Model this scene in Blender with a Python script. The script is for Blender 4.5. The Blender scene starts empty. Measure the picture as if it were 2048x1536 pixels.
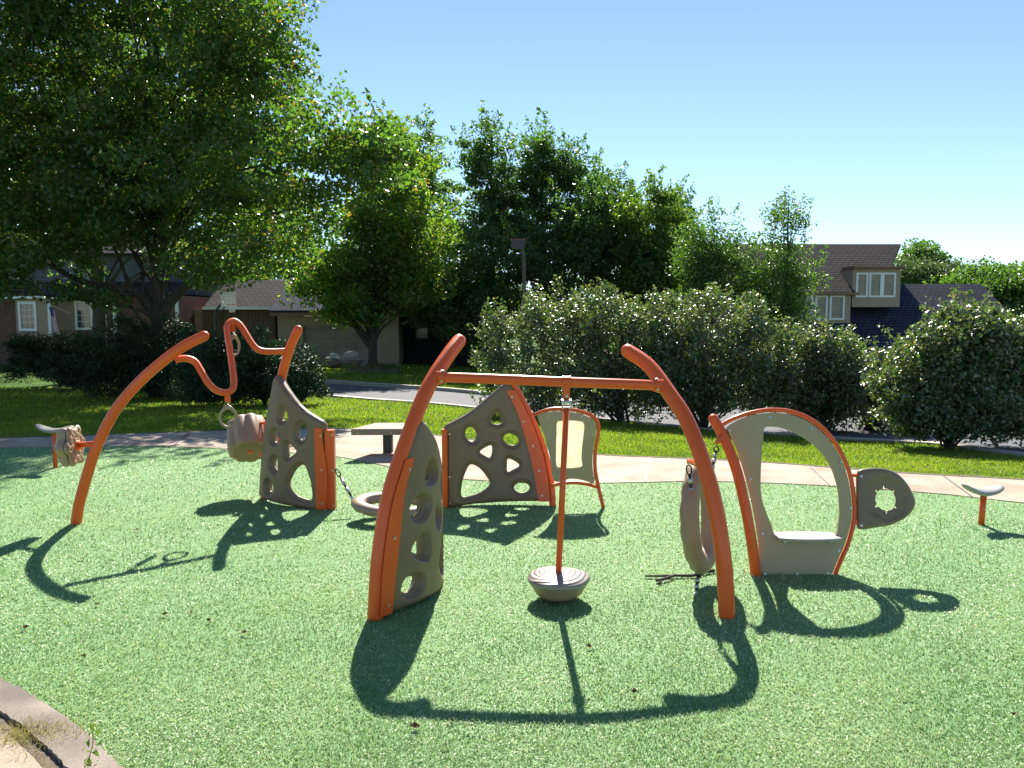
import bpy, math, random
import numpy as np
from mathutils import Vector
from mathutils.geometry import delaunay_2d_cdt
R = math.radians
rng = np.random.default_rng(7); random.seed(7)
SC = bpy.context.scene; COL = SC.collection
# ------------------------------------------------ camera, sky, sun, exposure
F = 1540.; CH = 1.65; PIT = math.atan(128/1540)
cam_d = bpy.data.cameras.new('camera'); cam = bpy.data.objects.new('camera', cam_d); COL.objects.link(cam)
cam.location = (0, 0, CH); cam.rotation_euler = (math.pi/2-PIT, 0, 0)
cam_d.sensor_width = 36; cam_d.lens = 36*F/2048; cam_d.clip_end = 3000; cam_d.clip_start = .05
SC.camera = cam
SUN_EL, SUN_AZ = 40., 1.5
w = bpy.data.worlds.new("World"); SC.world = w; w.use_nodes = True
nt = w.node_tree; bg = nt.nodes['Background']
sky = nt.nodes.new('ShaderNodeTexSky'); sky.sky_type = 'NISHITA'; sky.sun_disc = False
sky.sun_elevation = R(SUN_EL); sky.sun_rotation = R(SUN_AZ); sky.air_density = 1.0; sky.dust_density = .03; sky.ozone_density = 2.8; sky.altitude = 1500
nt.links.new(sky.outputs[0], bg.inputs[0]); bg.inputs[1].default_value = .070
sd = bpy.data.lights.new('sun', 'SUN'); sd.energy = 4.6; sd.angle = R(.53); sd.color = (1, .94, .84)
sun = bpy.data.objects.new('sun', sd); COL.objects.link(sun)
sv = Vector((math.sin(R(SUN_AZ))*math.cos(R(SUN_EL)), math.cos(R(SUN_AZ))*math.cos(R(SUN_EL)), math.sin(R(SUN_EL))))
sun.rotation_euler = sv.to_track_quat('Z', 'Y').to_euler(); sun.location = (0, 20, 30)
SC.view_settings.view_transform = 'Standard'; SC.view_settings.look = 'None'; SC.view_settings.gamma = 1; SC.view_settings.exposure = 1.38
SC.render.engine = 'CYCLES'; SC.cycles.max_bounces = 8; SC.cycles.transparent_max_bounces = 8

# ------------------------------------------------ picture -> world helpers
def ray(px, py):
    x = (px-1024)/F; v = -(py-768)/F
    return np.array([x, math.cos(PIT)+v*math.sin(PIT), -math.sin(PIT)+v*math.cos(PIT)])
def G(px, py, z=0.):
    r = ray(px, py); t = (z-CH)/r[2]; return r*t+[0, 0, CH]
def D(px, py, Y):
    r = ray(px, py); return r*Y/r[1]+[0, 0, CH]
FAR = np.array([G(*q)[:2] for q in [(-300, 884), (0, 878), (300, 868), (480, 862), (640, 858), (830, 868), (1080, 900), (1200, 912), (1500, 925), (1800, 948), (2048, 962), (2400, 990)]])
FAR = FAR[np.argsort(FAR[:, 0])]
def gz(x, y):
    x = np.asarray(x, float); y = np.asarray(y, float)
    yp = np.interp(x, FAR[:, 0], FAR[:, 1])
    k = np.interp(x, [-8, -2, 1, 5, 8], [.045, .055, .07, .1, .1])
    dm = np.interp(x, [-8, 1, 8], [.72, .95, .95])
    d = k*np.maximum(y-yp-.1, 0)
    return -d/(1+(d/dm)**4)**.25
def GP(px, py):
    r = ray(px, py); t = 2.
    while t < 300:
        p = r*t+[0, 0, CH]
        if p[2] < gz(p[0], p[1]): return p
        t *= 1.002
    return p
def PL(px, py, p0, n):
    r = ray(px, py); o = np.array([0, 0, CH]); p0 = np.array(p0, float); n = np.array(n, float)
    return o+r*(np.dot(p0-o, n)/np.dot(r, n))

# ------------------------------------------------ object helpers
def obj(name, V, Fc, mat=None, parent=None, smooth=False, loc=None):
    V = np.asarray(V, float)
    if parent is not None: base = np.array(parent['base_xyz'] if 'base_xyz' in parent else (0, 0, 0), float)
    else: base = np.array(loc if loc is not None else (0, 0, 0), float)
    me = bpy.data.meshes.new(name)
    if isinstance(Fc, np.ndarray):
        n, k = Fc.shape
        me.vertices.add(len(V)); me.vertices.foreach_set('co', (V-base).astype(np.float32).ravel())
        me.loops.add(n*k); me.loops.foreach_set('vertex_index', Fc.astype(np.int32).ravel())
        me.polygons.add(n); me.polygons.foreach_set('loop_start', np.arange(0, n*k, k, dtype=np.int32))
        me.update(calc_edges=True)
    else:
        me.from_pydata([tuple(v) for v in V-base], [], [list(map(int, f)) for f in Fc]); me.update()
    if smooth: me.polygons.foreach_set('use_smooth', [True]*len(me.polygons))
    if mat: me.materials.append(mat)
    o = bpy.data.objects.new(name, me); COL.objects.link(o)
    if parent is not None:
        o.parent = parent; o['base_xyz'] = list(base)      # children of a part share its frame
    else:
        o.location = tuple(base); o['base_xyz'] = list(base)
    return o
def thing(name, label, cat, loc=(0, 0, 0), group=None):
    o = bpy.data.objects.new(name, None); COL.objects.link(o); o.location = tuple(float(a) for a in loc)
    o['base_xyz'] = [float(a) for a in loc]; o['label'] = label; o['category'] = cat
    o.empty_display_size = .2
    if group: o['group'] = group
    return o
def tag(o, label, cat, group=None, kind=None):
    o['label'] = label; o['category'] = cat
    if group: o['group'] = group
    if kind: o['kind'] = kind
    return o
def struct(o): o['kind'] = 'structure'; return o
class MB:
    def __init__(s): s.V = []; s.F = []
    def add(s, V, Fc):
        n = len(s.V); s.V += [tuple(map(float, v)) for v in V]; s.F += [[i+n for i in f] for f in Fc]; return s
    def box(s, a, b):
        (x0, y0, z0), (x1, y1, z1) = a, b
        return s.add([(x0, y0, z0), (x1, y0, z0), (x1, y1, z0), (x0, y1, z0), (x0, y0, z1), (x1, y0, z1), (x1, y1, z1), (x0, y1, z1)],
                     [(0, 3, 2, 1), (4, 5, 6, 7), (0, 1, 5, 4), (1, 2, 6, 5), (2, 3, 7, 6), (3, 0, 4, 7)])
    def tube(s, P, r, n=12, cap=True, dome=False):
        P = np.array(P, float); m = len(P); r = np.ones(m)*r if np.isscalar(r) else np.array(r, float)
        if dome:
            t = P[-1]-P[-2]; t /= np.linalg.norm(t); rr = r[-1]
            e = [P[-1]+t*rr*math.sin(a) for a in (.5, .95, 1.3, 1.5)]
            P = np.vstack([P, e]); r = np.concatenate([r, [rr*math.cos(a) for a in (.5, .95, 1.3, 1.5)]]); m = len(P)
        T = np.gradient(P, axis=0); T /= np.linalg.norm(T, axis=1)[:, None]+1e-12
        u = np.cross(T[0], [0, 0, 1.]);
        if np.linalg.norm(u) < .1: u = np.cross(T[0], [0, 1., 0])
        V = []
        for i in range(m):
            u = u-T[i]*np.dot(u, T[i]); u /= np.linalg.norm(u); v = np.cross(T[i], u)
            for k in range(n):
                a = 2*math.pi*k/n; V.append(P[i]+r[i]*(math.cos(a)*u+math.sin(a)*v))
        Fc = [(i*n+k, i*n+(k+1) % n, (i+1)*n+(k+1) % n, (i+1)*n+k) for i in range(m-1) for k in range(n)]
        if cap: Fc += [tuple(range(n))[::-1], tuple(range((m-1)*n, m*n))]
        return s.add(V, Fc)
    def obj(s, name, mat, parent=None, smooth=False, loc=None):
        return obj(name, s.V, s.F, mat, parent, smooth, loc)
def smooth_path(P, n=8, closed=False):
    P = np.array(P, float); m = len(P); out = []
    rngi = range(m) if closed else range(m-1)
    for i in rngi:
        if closed: a, b, c, d = P[(i-1) % m], P[i], P[(i+1) % m], P[(i+2) % m]
        else: a, b, c, d = P[max(i-1, 0)], P[i], P[i+1], P[min(i+2, m-1)]
        for k in range(n):
            t = k/n; out.append(.5*((2*b)+(c-a)*t+(2*a-5*b+4*c-d)*t*t+(3*b-a-3*c+d)*t**3))
    if not closed: out.append(P[-1])
    return np.array(out)
def resample(P, sp, closed=True):
    Q = np.vstack([P, P[:1]]) if closed else P
    d = np.concatenate([[0], np.cumsum(np.linalg.norm(np.diff(Q, axis=0), axis=1))]); n = max(8, int(d[-1]/sp))
    t = np.linspace(0, d[-1], n+1); t = t[:-1] if closed else t
    return np.stack([np.interp(t, d, Q[:, i]) for i in range(Q.shape[1])], 1)
def inside(pt, poly):
    x, y = pt[:, 0], pt[:, 1]; r = np.zeros(len(pt), bool); n = len(poly)
    for i in range(n):
        x0, y0 = poly[i]; x1, y1 = poly[(i+1) % n]
        c = ((y0 > y) != (y1 > y)) & (x < (x1-x0)*(y-y0)/((y1-y0) or 1e-12)+x0); r ^= c
    return r
def pdist(pt, poly):
    A = poly; B = np.roll(poly, -1, 0); d = np.full(len(pt), 1e9)
    for a, b in zip(A, B):
        ab = b-a; t = np.clip(((pt-a)@ab)/(ab@ab+1e-12), 0, 1); d = np.minimum(d, np.linalg.norm(pt-(a+t[:, None]*ab), axis=1))
    return d
def triangulate(outline, holes, grid, rings=()):
    """constrained triangulation of an outline with holes plus inner points"""
    loops = [outline]+holes; pts = []; ed = []
    for L in loops:
        n0 = len(pts); pts += [tuple(p) for p in L]; ed += [(n0+i, n0+(i+1) % len(L)) for i in range(len(L))]
    mn, mx = outline.min(0), outline.max(0)
    gx, gy = np.meshgrid(np.arange(mn[0]+grid/2, mx[0], grid), np.arange(mn[1]+grid/2, mx[1], grid))
    gp = np.stack([gx.ravel(), gy.ravel()], 1); gp += rng.uniform(-.12, .12, gp.shape)*grid
    def field(p):
        dd = [pdist(p, L) for L in loops]; ok = inside(p, outline)
        for h in holes: ok &= ~inside(p, h)
        return np.array(dd), ok
    lim = max(rings) if rings else 0
    dd, ok = field(gp); gp = gp[ok & (dd.min(0) > max(lim*1.25, grid*.45))]; extra = [gp]
    for li, L in enumerate(loops):
        T = np.roll(L, -1, 0)-np.roll(L, 1, 0); N = np.stack([T[:, 1], -T[:, 0]], 1); N /= np.linalg.norm(N, axis=1)[:, None]+1e-12
        for r_ in rings:
            for sg in (1, -1):
                q = L+N*r_*sg; d2, ok2 = field(q); q = q[ok2 & (np.abs(d2.min(0)-r_) < r_*.12)]; extra.append(q)
    for e in extra: pts += [tuple(p) for p in e]
    vo, eo, fo, _, _, _ = delaunay_2d_cdt([Vector(p) for p in pts], ed, [], 0, 1e-5)
    V = np.array([tuple(v) for v in vo]); Fc = np.array([list(f) for f in fo])
    c = V[Fc].mean(1); ok = inside(c, outline)
    for h in holes: ok &= ~inside(c, h)
    Fc = Fc[ok]; a = V[Fc]
    ar = np.cross(a[:, 1]-a[:, 0], a[:, 2]-a[:, 0]); Fc[ar < 0] = Fc[ar < 0][:, ::-1]
    d = np.array([pdist(V, L) for L in loops])
    return V, Fc, d
def plate(outline, holes, S, half, grid=.03, prof_o=None, prof_h=None, rings=()):
    """moulded plate: S(s,z)->xyz surface; thickness varies with distance to outline (prof_o) and to holes (prof_h)"""
    V, Fc, d = triangulate(outline, holes, grid, rings)
    h = np.full(len(V), half)
    if prof_o: h = np.minimum(h, np.interp(d[0], *prof_o))
    hb = h.copy()
    if prof_h and len(d) > 1:
        dh = d[1:].min(0); q = np.interp(dh, *prof_h); h = np.where(dh < prof_h[0][-1], np.minimum(q, np.maximum(h, half*.6)), h)
    P = np.array([S(*v) for v in V]); e = 1e-3
    Ps = np.array([S(v[0]+e, v[1]) for v in V])-P; Pz = np.array([S(v[0], v[1]+e) for v in V])-P
    N = np.cross(Ps, Pz); N /= np.linalg.norm(N, axis=1)[:, None]
    n = len(V); W = np.vstack([P+N*h[:, None], P-N*h[:, None]])
    faces = [tuple(f) for f in Fc]+[tuple(f[::-1]+n) for f in Fc]
    cnt = {}
    for f in Fc:
        for i in range(3):
            a, b = int(f[i]), int(f[(i+1) % 3]); cnt[(a, b)] = 1
    for (a, b) in list(cnt):
        if (b, a) not in cnt: faces.append((b, a, a+n, b+n))
    return W, faces
def ell(cx, cy, rx, ry, tilt=0, n=28):
    a = np.linspace(0, 2*math.pi, n, endpoint=False); t = R(tilt)
    x = rx*np.cos(a); y = ry*np.sin(a)
    return np.stack([cx+x*math.cos(t)-y*math.sin(t), cy+x*math.sin(t)+y*math.cos(t)], 1)

# ------------------------------------------------ materials
def nodes(name):
    m = bpy.data.materials.new(name); m.use_nodes = True; t = m.node_tree; return m, t, t.nodes['Principled BSDF']
def lk(t, a, b): t.links.new(a, b)
def noise_col(t, c1, c2, scale, detail=4, coord='Object', stretch=None, lo=.35, hi=.65):
    tc = t.nodes.new('ShaderNodeTexCoord'); n = t.nodes.new('ShaderNodeTexNoise'); n.inputs['Scale'].default_value = scale; n.inputs['Detail'].default_value = detail
    src = tc.outputs[coord]
    if stretch:
        mp = t.nodes.new('ShaderNodeMapping'); mp.inputs['Scale'].default_value = stretch; lk(t, src, mp.inputs[0]); src = mp.outputs[0]
    lk(t, src, n.inputs['Vector']); r = t.nodes.new('ShaderNodeValToRGB')
    r.color_ramp.elements[0].position = lo; r.color_ramp.elements[1].position = hi
    r.color_ramp.elements[0].color = (*c1, 1); r.color_ramp.elements[1].color = (*c2, 1); lk(t, n.outputs['Fac'], r.inputs[0])
    return r.outputs[0], n.outputs['Fac'], src
def bump(t, b, h, strength, dist=.01):
    n = t.nodes.new('ShaderNodeBump'); n.inputs['Strength'].default_value = strength; n.inputs['Distance'].default_value = dist
    lk(t, h, n.inputs['Height']); lk(t, n.outputs[0], b.inputs['Normal']); return n
def mat(name, c1, c2=None, scale=3, rough=.6, bs=0, bscale=None, spec=.5, metal=0, stretch=None, bd=.01, coat=0):
    m, t, b = nodes(name); c2 = c2 or c1
    col, fac, src = noise_col(t, c1, c2, scale, stretch=stretch); lk(t, col, b.inputs['Base Color'])
    b.inputs['Roughness'].default_value = rough; b.inputs['Specular IOR Level'].default_value = spec; b.inputs['Metallic'].default_value = metal
    b.inputs['Coat Weight'].default_value = coat
    if bs:
        n = t.nodes.new('ShaderNodeTexNoise'); n.inputs['Scale'].default_value = bscale or scale*8; n.inputs['Detail'].default_value = 6; lk(t, src, n.inputs['Vector']); bump(t, b, n.outputs['Fac'], bs, bd)
    return m
def paint_mat():
    m, t, b = nodes('orange_paint')
    col, fac, src = noise_col(t, (.80, .12, .016), (.72, .098, .013), 2.2)
    n2 = t.nodes.new('ShaderNodeTexNoise'); n2.inputs['Scale'].default_value = 38; n2.inputs['Detail'].default_value = 5; lk(t, src, n2.inputs['Vector'])
    r2 = t.nodes.new('ShaderNodeValToRGB'); r2.color_ramp.elements[0].position = .70; r2.color_ramp.elements[1].position = .74; lk(t, n2.outputs['Fac'], r2.inputs[0])
    mx = t.nodes.new('ShaderNodeMixRGB'); lk(t, r2.outputs[0], mx.inputs[0]); lk(t, col, mx.inputs[1]); mx.inputs[2].default_value = (.16, .05, .035, 1)
    lk(t, mx.outputs[0], b.inputs['Base Color']); b.inputs['Roughness'].default_value = .34
    rr = t.nodes.new('ShaderNodeMapRange'); rr.inputs[3].default_value = .26; rr.inputs[4].default_value = .5; lk(t, fac, rr.inputs[0]); lk(t, rr.outputs[0], b.inputs['Roughness'])
    bump(t, b, n2.outputs['Fac'], .12, .002); b.inputs['Coat Weight'].default_value = .2; b.inputs['Coat Roughness'].default_value = .12; b.inputs['Specular IOR Level'].default_value = .35; return m
def leaf_mat(name, c1, c2, c3=None, trans=.4, rough=.4, spec=.5, tcol=None, patch=None):
    m, t, b = nodes(name); geo = t.nodes.new('ShaderNodeNewGeometry'); r = t.nodes.new('ShaderNodeValToRGB')
    r.color_ramp.elements[0].color = (*c1, 1); r.color_ramp.elements[1].color = (*c2, 1); r.color_ramp.elements[1].position = .85
    if c3: e = r.color_ramp.elements.new(.97); e.color = (*c3, 1)
    lk(t, geo.outputs['Random Per Island'], r.inputs[0]); cout = r.outputs[0]
    if patch:
        tc = t.nodes.new('ShaderNodeTexCoord'); n = t.nodes.new('ShaderNodeTexNoise'); n.inputs['Scale'].default_value = patch[0]; n.inputs['Detail'].default_value = 6; n.inputs['Roughness'].default_value = .62; lk(t, tc.outputs['Object'], n.inputs['Vector'])
        pr = t.nodes.new('ShaderNodeValToRGB'); pr.color_ramp.elements[0].position = .36; pr.color_ramp.elements[1].position = .64; pr.color_ramp.elements[0].color = (*patch[1], 1); pr.color_ramp.elements[1].color = (*patch[2], 1); lk(t, n.outputs['Fac'], pr.inputs[0])
        pm = t.nodes.new('ShaderNodeMixRGB'); pm.blend_type = 'MULTIPLY'; pm.inputs[0].default_value = 1; lk(t, cout, pm.inputs[1]); lk(t, pr.outputs[0], pm.inputs[2]); cout = pm.outputs[0]
    lk(t, cout, b.inputs['Base Color'])
    b.inputs['Roughness'].default_value = rough; b.inputs['Specular IOR Level'].default_value = spec
    tr = t.nodes.new('ShaderNodeBsdfTranslucent'); mx = t.nodes.new('ShaderNodeMixRGB'); mx.blend_type = 'MULTIPLY'; mx.inputs[0].default_value = 1
    lk(t, cout, mx.inputs[1]); mx.inputs[2].default_value = (*(tcol or (2.6, 2.6, .8)), 1); lk(t, mx.outputs[0], tr.inputs[0])
    ms = t.nodes.new('ShaderNodeMixShader'); ms.inputs[0].default_value = trans; lk(t, b.outputs[0], ms.inputs[1]); lk(t, tr.outputs[0], ms.inputs[2])
    lk(t, ms.outputs[0], t.nodes['Material Output'].inputs[0]); return m
def tile_mat(name, c1, c2, mortar, sx, sy, msize=.02, rough=.95, bs=.4, squash=1, coord=(0, 2), off=.5):
    m, t, b = nodes(name); tc = t.nodes.new('ShaderNodeTexCoord'); sp = t.nodes.new('ShaderNodeSeparateXYZ'); lk(t, tc.outputs['Object'], sp.inputs[0])
    cb = t.nodes.new('ShaderNodeCombineXYZ'); lk(t, sp.outputs[coord[0]], cb.inputs[0]); lk(t, sp.outputs[coord[1]], cb.inputs[1])
    br = t.nodes.new('ShaderNodeTexBrick'); lk(t, cb.outputs[0], br.inputs['Vector']); br.inputs['Scale'].default_value = 1
    br.inputs['Color1'].default_value = (*c1, 1); br.inputs['Color2'].default_value = (*c2, 1); br.inputs['Mortar'].default_value = (*mortar, 1)
    br.inputs['Brick Width'].default_value = sx; br.inputs['Row Height'].default_value = sy; br.inputs['Mortar Size'].default_value = msize; br.offset = off
    n = t.nodes.new('ShaderNodeTexNoise'); n.inputs['Scale'].default_value = 1.3; n.inputs['Detail'].default_value = 5; lk(t, tc.outputs['Object'], n.inputs['Vector'])
    mp = t.nodes.new('ShaderNodeMapRange'); mp.inputs[1].default_value = .3; mp.inputs[2].default_value = .7; mp.inputs[3].default_value = .75; mp.inputs[4].default_value = 1.2; lk(t, n.outputs['Fac'], mp.inputs[0])
    mx = t.nodes.new('ShaderNodeMixRGB'); mx.blend_type = 'MULTIPLY'; mx.inputs[0].default_value = 1; lk(t, br.outputs['Color'], mx.inputs[1]); lk(t, mp.outputs[0], mx.inputs[2])
    lk(t, mx.outputs[0], b.inputs['Base Color']); b.inputs['Roughness'].default_value = rough; b.inputs['Specular IOR Level'].default_value = .12; bump(t, b, br.outputs['Fac'], -bs, .03); return m
M = {}
M['orange'] = paint_mat()
M['tan'] = mat('moulded_brown_plastic', (.185, .125, .070), (.21, .145, .084), 5, .42, .25, 260, bd=.002)
M['pod'] = mat('pale_brown_plastic', (.30, .205, .125), (.35, .245, .155), 6, .45, .2, 240, bd=.002)
M['panel'] = mat('khaki_sheet_plastic', (.39, .305, .165), (.42, .33, .18), 4, .5, .1, 300, bd=.001)
M['grey_seat'] = mat('grey_plastic', (.29, .27, .25), (.35, .33, .30), 8, .42, .15, 200, bd=.002)
M['steel'] = mat('galvanised_steel', (.45, .45, .44), (.6, .6, .58), 30, .35, metal=.9)
M['black'] = mat('black_rubber', (.012, .012, .013), (.03, .03, .03), 20, .5)
M['wood'] = mat('weathered_slab', (.22, .165, .125), (.32, .25, .195), 9, .75, .4, 30, stretch=(1, 12, 12))
M['darksteel'] = mat('dark_painted_steel', (.03, .04, .05), (.05, .055, .065), 6, .5)
def pod_top():
    m, t, b = nodes('ringed_pod_plastic'); col, fac, src = noise_col(t, (.24, .20, .165), (.30, .25, .21), 6); lk(t, col, b.inputs['Base Color'])
    wv = t.nodes.new('ShaderNodeTexWave'); wv.wave_type = 'RINGS'; wv.rings_direction = 'Z'; wv.inputs['Scale'].default_value = 11; wv.inputs['Distortion'].default_value = 1.6; wv.inputs['Detail'].default_value = 1; wv.inputs['Detail Scale'].default_value = .8
    mp = t.nodes.new('ShaderNodeMapping'); mp.inputs['Location'].default_value = (.03, -.02, 0); lk(t, src, mp.inputs[0]); lk(t, mp.outputs[0], wv.inputs['Vector'])
    b.inputs['Roughness'].default_value = .38; bump(t, b, wv.outputs['Fac'], .4, .008); return m
M['podtop'] = pod_top()
# ground materials
def turf_base():
    m, t, b = nodes('turf_backing'); col, fac, src = noise_col(t, (.125, .245, .085), (.17, .30, .12), 40); lk(t, col, b.inputs['Base Color']); b.inputs['Roughness'].default_value = .9; return m
M['turf_base'] = turf_base()
M['lawn'] = mat('lawn_soil_green', (.035, .085, .012), (.075, .15, .02), 1.6, .95, .8, 30, spec=.1, bd=.05)
def concrete(name, c1, c2, joint=None):
    m, t, b = nodes(name); col, fac, src = noise_col(t, c1, c2, 2.5, 8); 
    n = t.nodes.new('ShaderNodeTexNoise'); n.inputs['Scale'].default_value = 140; n.inputs['Detail'].default_value = 4; lk(t, src, n.inputs['Vector'])
    mp = t.nodes.new('ShaderNodeMapRange'); mp.inputs[1].default_value = .3; mp.inputs[2].default_value = .7; mp.inputs[3].default_value = .78; mp.inputs[4].default_value = 1.15; lk(t, n.outputs['Fac'], mp.inputs[0])
    mx = t.nodes.new('ShaderNodeMixRGB'); mx.blend_type = 'MULTIPLY'; mx.inputs[0].default_value = 1; lk(t, col, mx.inputs[1]); lk(t, mp.outputs[0], mx.inputs[2])
    lk(t, mx.outputs[0], b.inputs['Base Color']); b.inputs['Roughness'].default_value = .85; b.inputs['Specular IOR Level'].default_value = .25; bump(t, b, n.outputs['Fac'], .35, .005); return m
M['path'] = concrete('path_concrete', (.33, .255, .19), (.47, .38, .295))
M['kerb'] = concrete('kerb_concrete', (.42, .38, .33), (.5, .46, .4))
M['asphalt'] = concrete('road_asphalt', (.085, .088, .10), (.12, .12, .13))
M['edging'] = concrete('edging_stone', (.17, .14, .115), (.36, .30, .245))
M['gravel'] = mat('dry_soil', (.09, .065, .045), (.17, .13, .09), 25, .95, .8, 60)
M['turf'] = leaf_mat('turf_fibre', (.158, .292, .098), (.325, .46, .21), (.66, .69, .51), .35, .38, .6, tcol=(1.5, 1.4, 1.1), patch=(1.1, (.80, .88, .74), (1.22, 1.12, 1.28)))  # lighter patches and palest fibres paint white sheen on top of wear variation
M['grass'] = leaf_mat('lawn_blades', (.10, .185, .02), (.18, .27, .03), (.32, .30, .09), .42, .5, .35, tcol=(2.0, 2.1, .7), patch=(.8, (.75, .78, .8), (1.25, 1.12, 1.0)))
M['maple'] = leaf_mat('maple_leaf', (.040, .088, .022), (.064, .124, .028), (.15, .10, .04), .43, .36, .6, tcol=(3.0, 3.2, .9))
M['lime_far'] = leaf_mat('pale_tree_leaf', (.07, .12, .045), (.10, .15, .06), None, .25, .5, .3, tcol=(1.8, 1.9, .9))
M['maple_light'] = leaf_mat('light_maple_leaf', (.055, .115, .02), (.09, .165, .03), (.18, .13, .04), .46, .38, .6, tcol=(3.0, 3.1, .9))
M['wood_leaf'] = leaf_mat('woodland_leaf', (.04, .088, .028), (.068, .125, .036), None, .42, .4, .5, tcol=(2.6, 2.8, .8))
M['lime_leaf'] = leaf_mat('lime_leaf', (.055, .115, .02), (.085, .15, .03), None, .38, .4, .45, tcol=(2.6, 2.6, .8))
M['shrub_leaf'] = leaf_mat('glossy_shrub_leaf', (.05, .085, .042), (.09, .135, .065), (.20, .16, .12), .26, .38, 1.0, tcol=(2.8, 3.0, .8))
M['yew_leaf'] = leaf_mat('yew_needle', (.014, .032, .016), (.026, .058, .024), None, .10, .5, .3, tcol=(2.2, 2.6, .8))
M['bark'] = mat('bark', (.045, .034, .028), (.09, .07, .058), 6, .9, .9, 20, stretch=(3, 3, .5), bd=.03)
M['bark_grey'] = mat('weathered_post', (.09, .08, .07), (.14, .125, .11), 6, .9, .6, 20, stretch=(3, 3, .5))
M['brick'] = tile_mat('red_brick', (.13, .062, .048), (.17, .08, .06), (.16, .13, .11), .22, .075, .008)
M['siding_grey'] = tile_mat('grey_siding', (.13, .14, .165), (.14, .15, .175), (.08, .09, .11), 6, .15, .01)
M['siding_brown'] = tile_mat('brown_vertical_siding', (.13, .095, .065), (.15, .11, .075), (.04, .03, .02), .2, 9, .012)
M['siding_tan'] = mat('tan_siding', (.33, .245, .175), (.37, .275, .2), 2, .8, .2, 20)
M['fascia_brown'] = mat('rust_brown_fascia', (.22, .11, .07), (.25, .13, .08), 2, .7)
M['garage_door'] = tile_mat('garage_door', (.30, .25, .21), (.31, .26, .22), (.15, .12, .10), 1.2, .5, .01)
M['white'] = mat('white_trim', (.72, .72, .70), (.8, .8, .78), 3, .5)
M['glass'] = mat('window_glass', (.035, .035, .035), (.09, .075, .05), 2.2, .12, spec=.8)
M['curtain'] = mat('drawn_blind', (.16, .13, .085), (.24, .20, .13), 5, .35, spec=.7)
M['shingle'] = tile_mat('brown_shingles', (.066, .056, .055), (.10, .084, .08), (.012, .01, .011), .33, .115, .03, bs=.9)
M['shingle_fine'] = tile_mat('slate_blue_shingles', (.035, .045, .068), (.05, .06, .085), (.012, .015, .025), .3, .13, .02, bs=.7)
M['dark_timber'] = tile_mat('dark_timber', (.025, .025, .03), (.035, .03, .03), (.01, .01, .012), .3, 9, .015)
M['rock'] = mat('field_rock', (.30, .28, .26), (.48, .45, .42), 4, .85, .6, 12, bd=.03)
M['block'] = mat('brown_stone_block', (.16, .10, .075), (.24, .16, .12), 5, .9, .5, 20)

# ------------------------------------------------ ground
def poly_grid(outline, grid, zfun, dz=0):
    V, Fc, d = triangulate(np.array(outline, float), [], grid)
    z = zfun(V[:, 0], V[:, 1])+dz; return np.column_stack([V, z]), Fc
xs = np.concatenate([np.linspace(-400, -42, 14), np.linspace(-40, 40, 161), np.linspace(42, 400, 14)])
ys = np.concatenate([np.linspace(-30, 5, 12), np.linspace(5.5, 60, 110), np.linspace(65, 1200, 20)])
X, Yg = np.meshgrid(xs, ys); Z = gz(X, Yg)-.018
V = np.column_stack([X.ravel(), Yg.ravel(), Z.ravel()]); nx = len(xs)
I = np.arange(len(ys)-1)[:, None]*nx+np.arange(nx-1)[None, :]; I = I.ravel()
struct(obj('ground', V, np.column_stack([I, I+1, I+nx+1, I+nx]), M['lawn'], smooth=True))
near_px = [(-300, 905), (0, 897), (200, 893), (350, 895), (450, 899), (600, 908), (700, 918), (790, 938), (890, 956), (1000, 965), (1100, 968), (1250, 967), (1400, 964), (1550, 968), (1700, 976), (1900, 991), (2048, 1008), (2400, 1045)]
far_px = [(-300, 884), (0, 878), (300, 868), (480, 862), (640, 858), (830, 868), (1080, 900), (1200, 912), (1500, 925), (1800, 948), (2048, 962), (2400, 990)]
NE = resample(smooth_path([G(*q)[:2] for q in near_px], 6), .35, False); FE = resample(smooth_path([G(*q)[:2] for q in far_px], 6), .35, False)
flat = lambda x, y: np.zeros_like(x)
def slab(name, outline, th, mat_, z=0.):
    o2 = np.array(outline, float); a = np.roll(o2, -1, 0); ar = np.sum(o2[:, 0]*a[:, 1]-a[:, 0]*o2[:, 1])
    if ar < 0: o2 = o2[::-1]
    V, Fc, d = triangulate(o2, [], 1.0); n = len(V)
    W = np.vstack([np.column_stack([V, np.full(n, z)]), np.column_stack([V, np.full(n, z-th)])])
    fs = [tuple(f) for f in Fc]; cnt = {(int(f[i]), int(f[(i+1) % 3])) for f in Fc for i in range(3)}
    fs += [(b, a_, a_+n, b+n) for (a_, b) in cnt if (b, a_) not in cnt]
    return obj(name, W, fs, mat_)
struct(slab('path', np.vstack([NE, FE[::-1]]), .1, M['path'], .012))
for (a, b) in [((1775, 984), (1790, 947)), ((1545, 968), (1500, 926)), ((345, 895), (375, 866)), ((690, 916), (720, 861)), ((1010, 966), (1040, 894))]:
    pass
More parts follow.
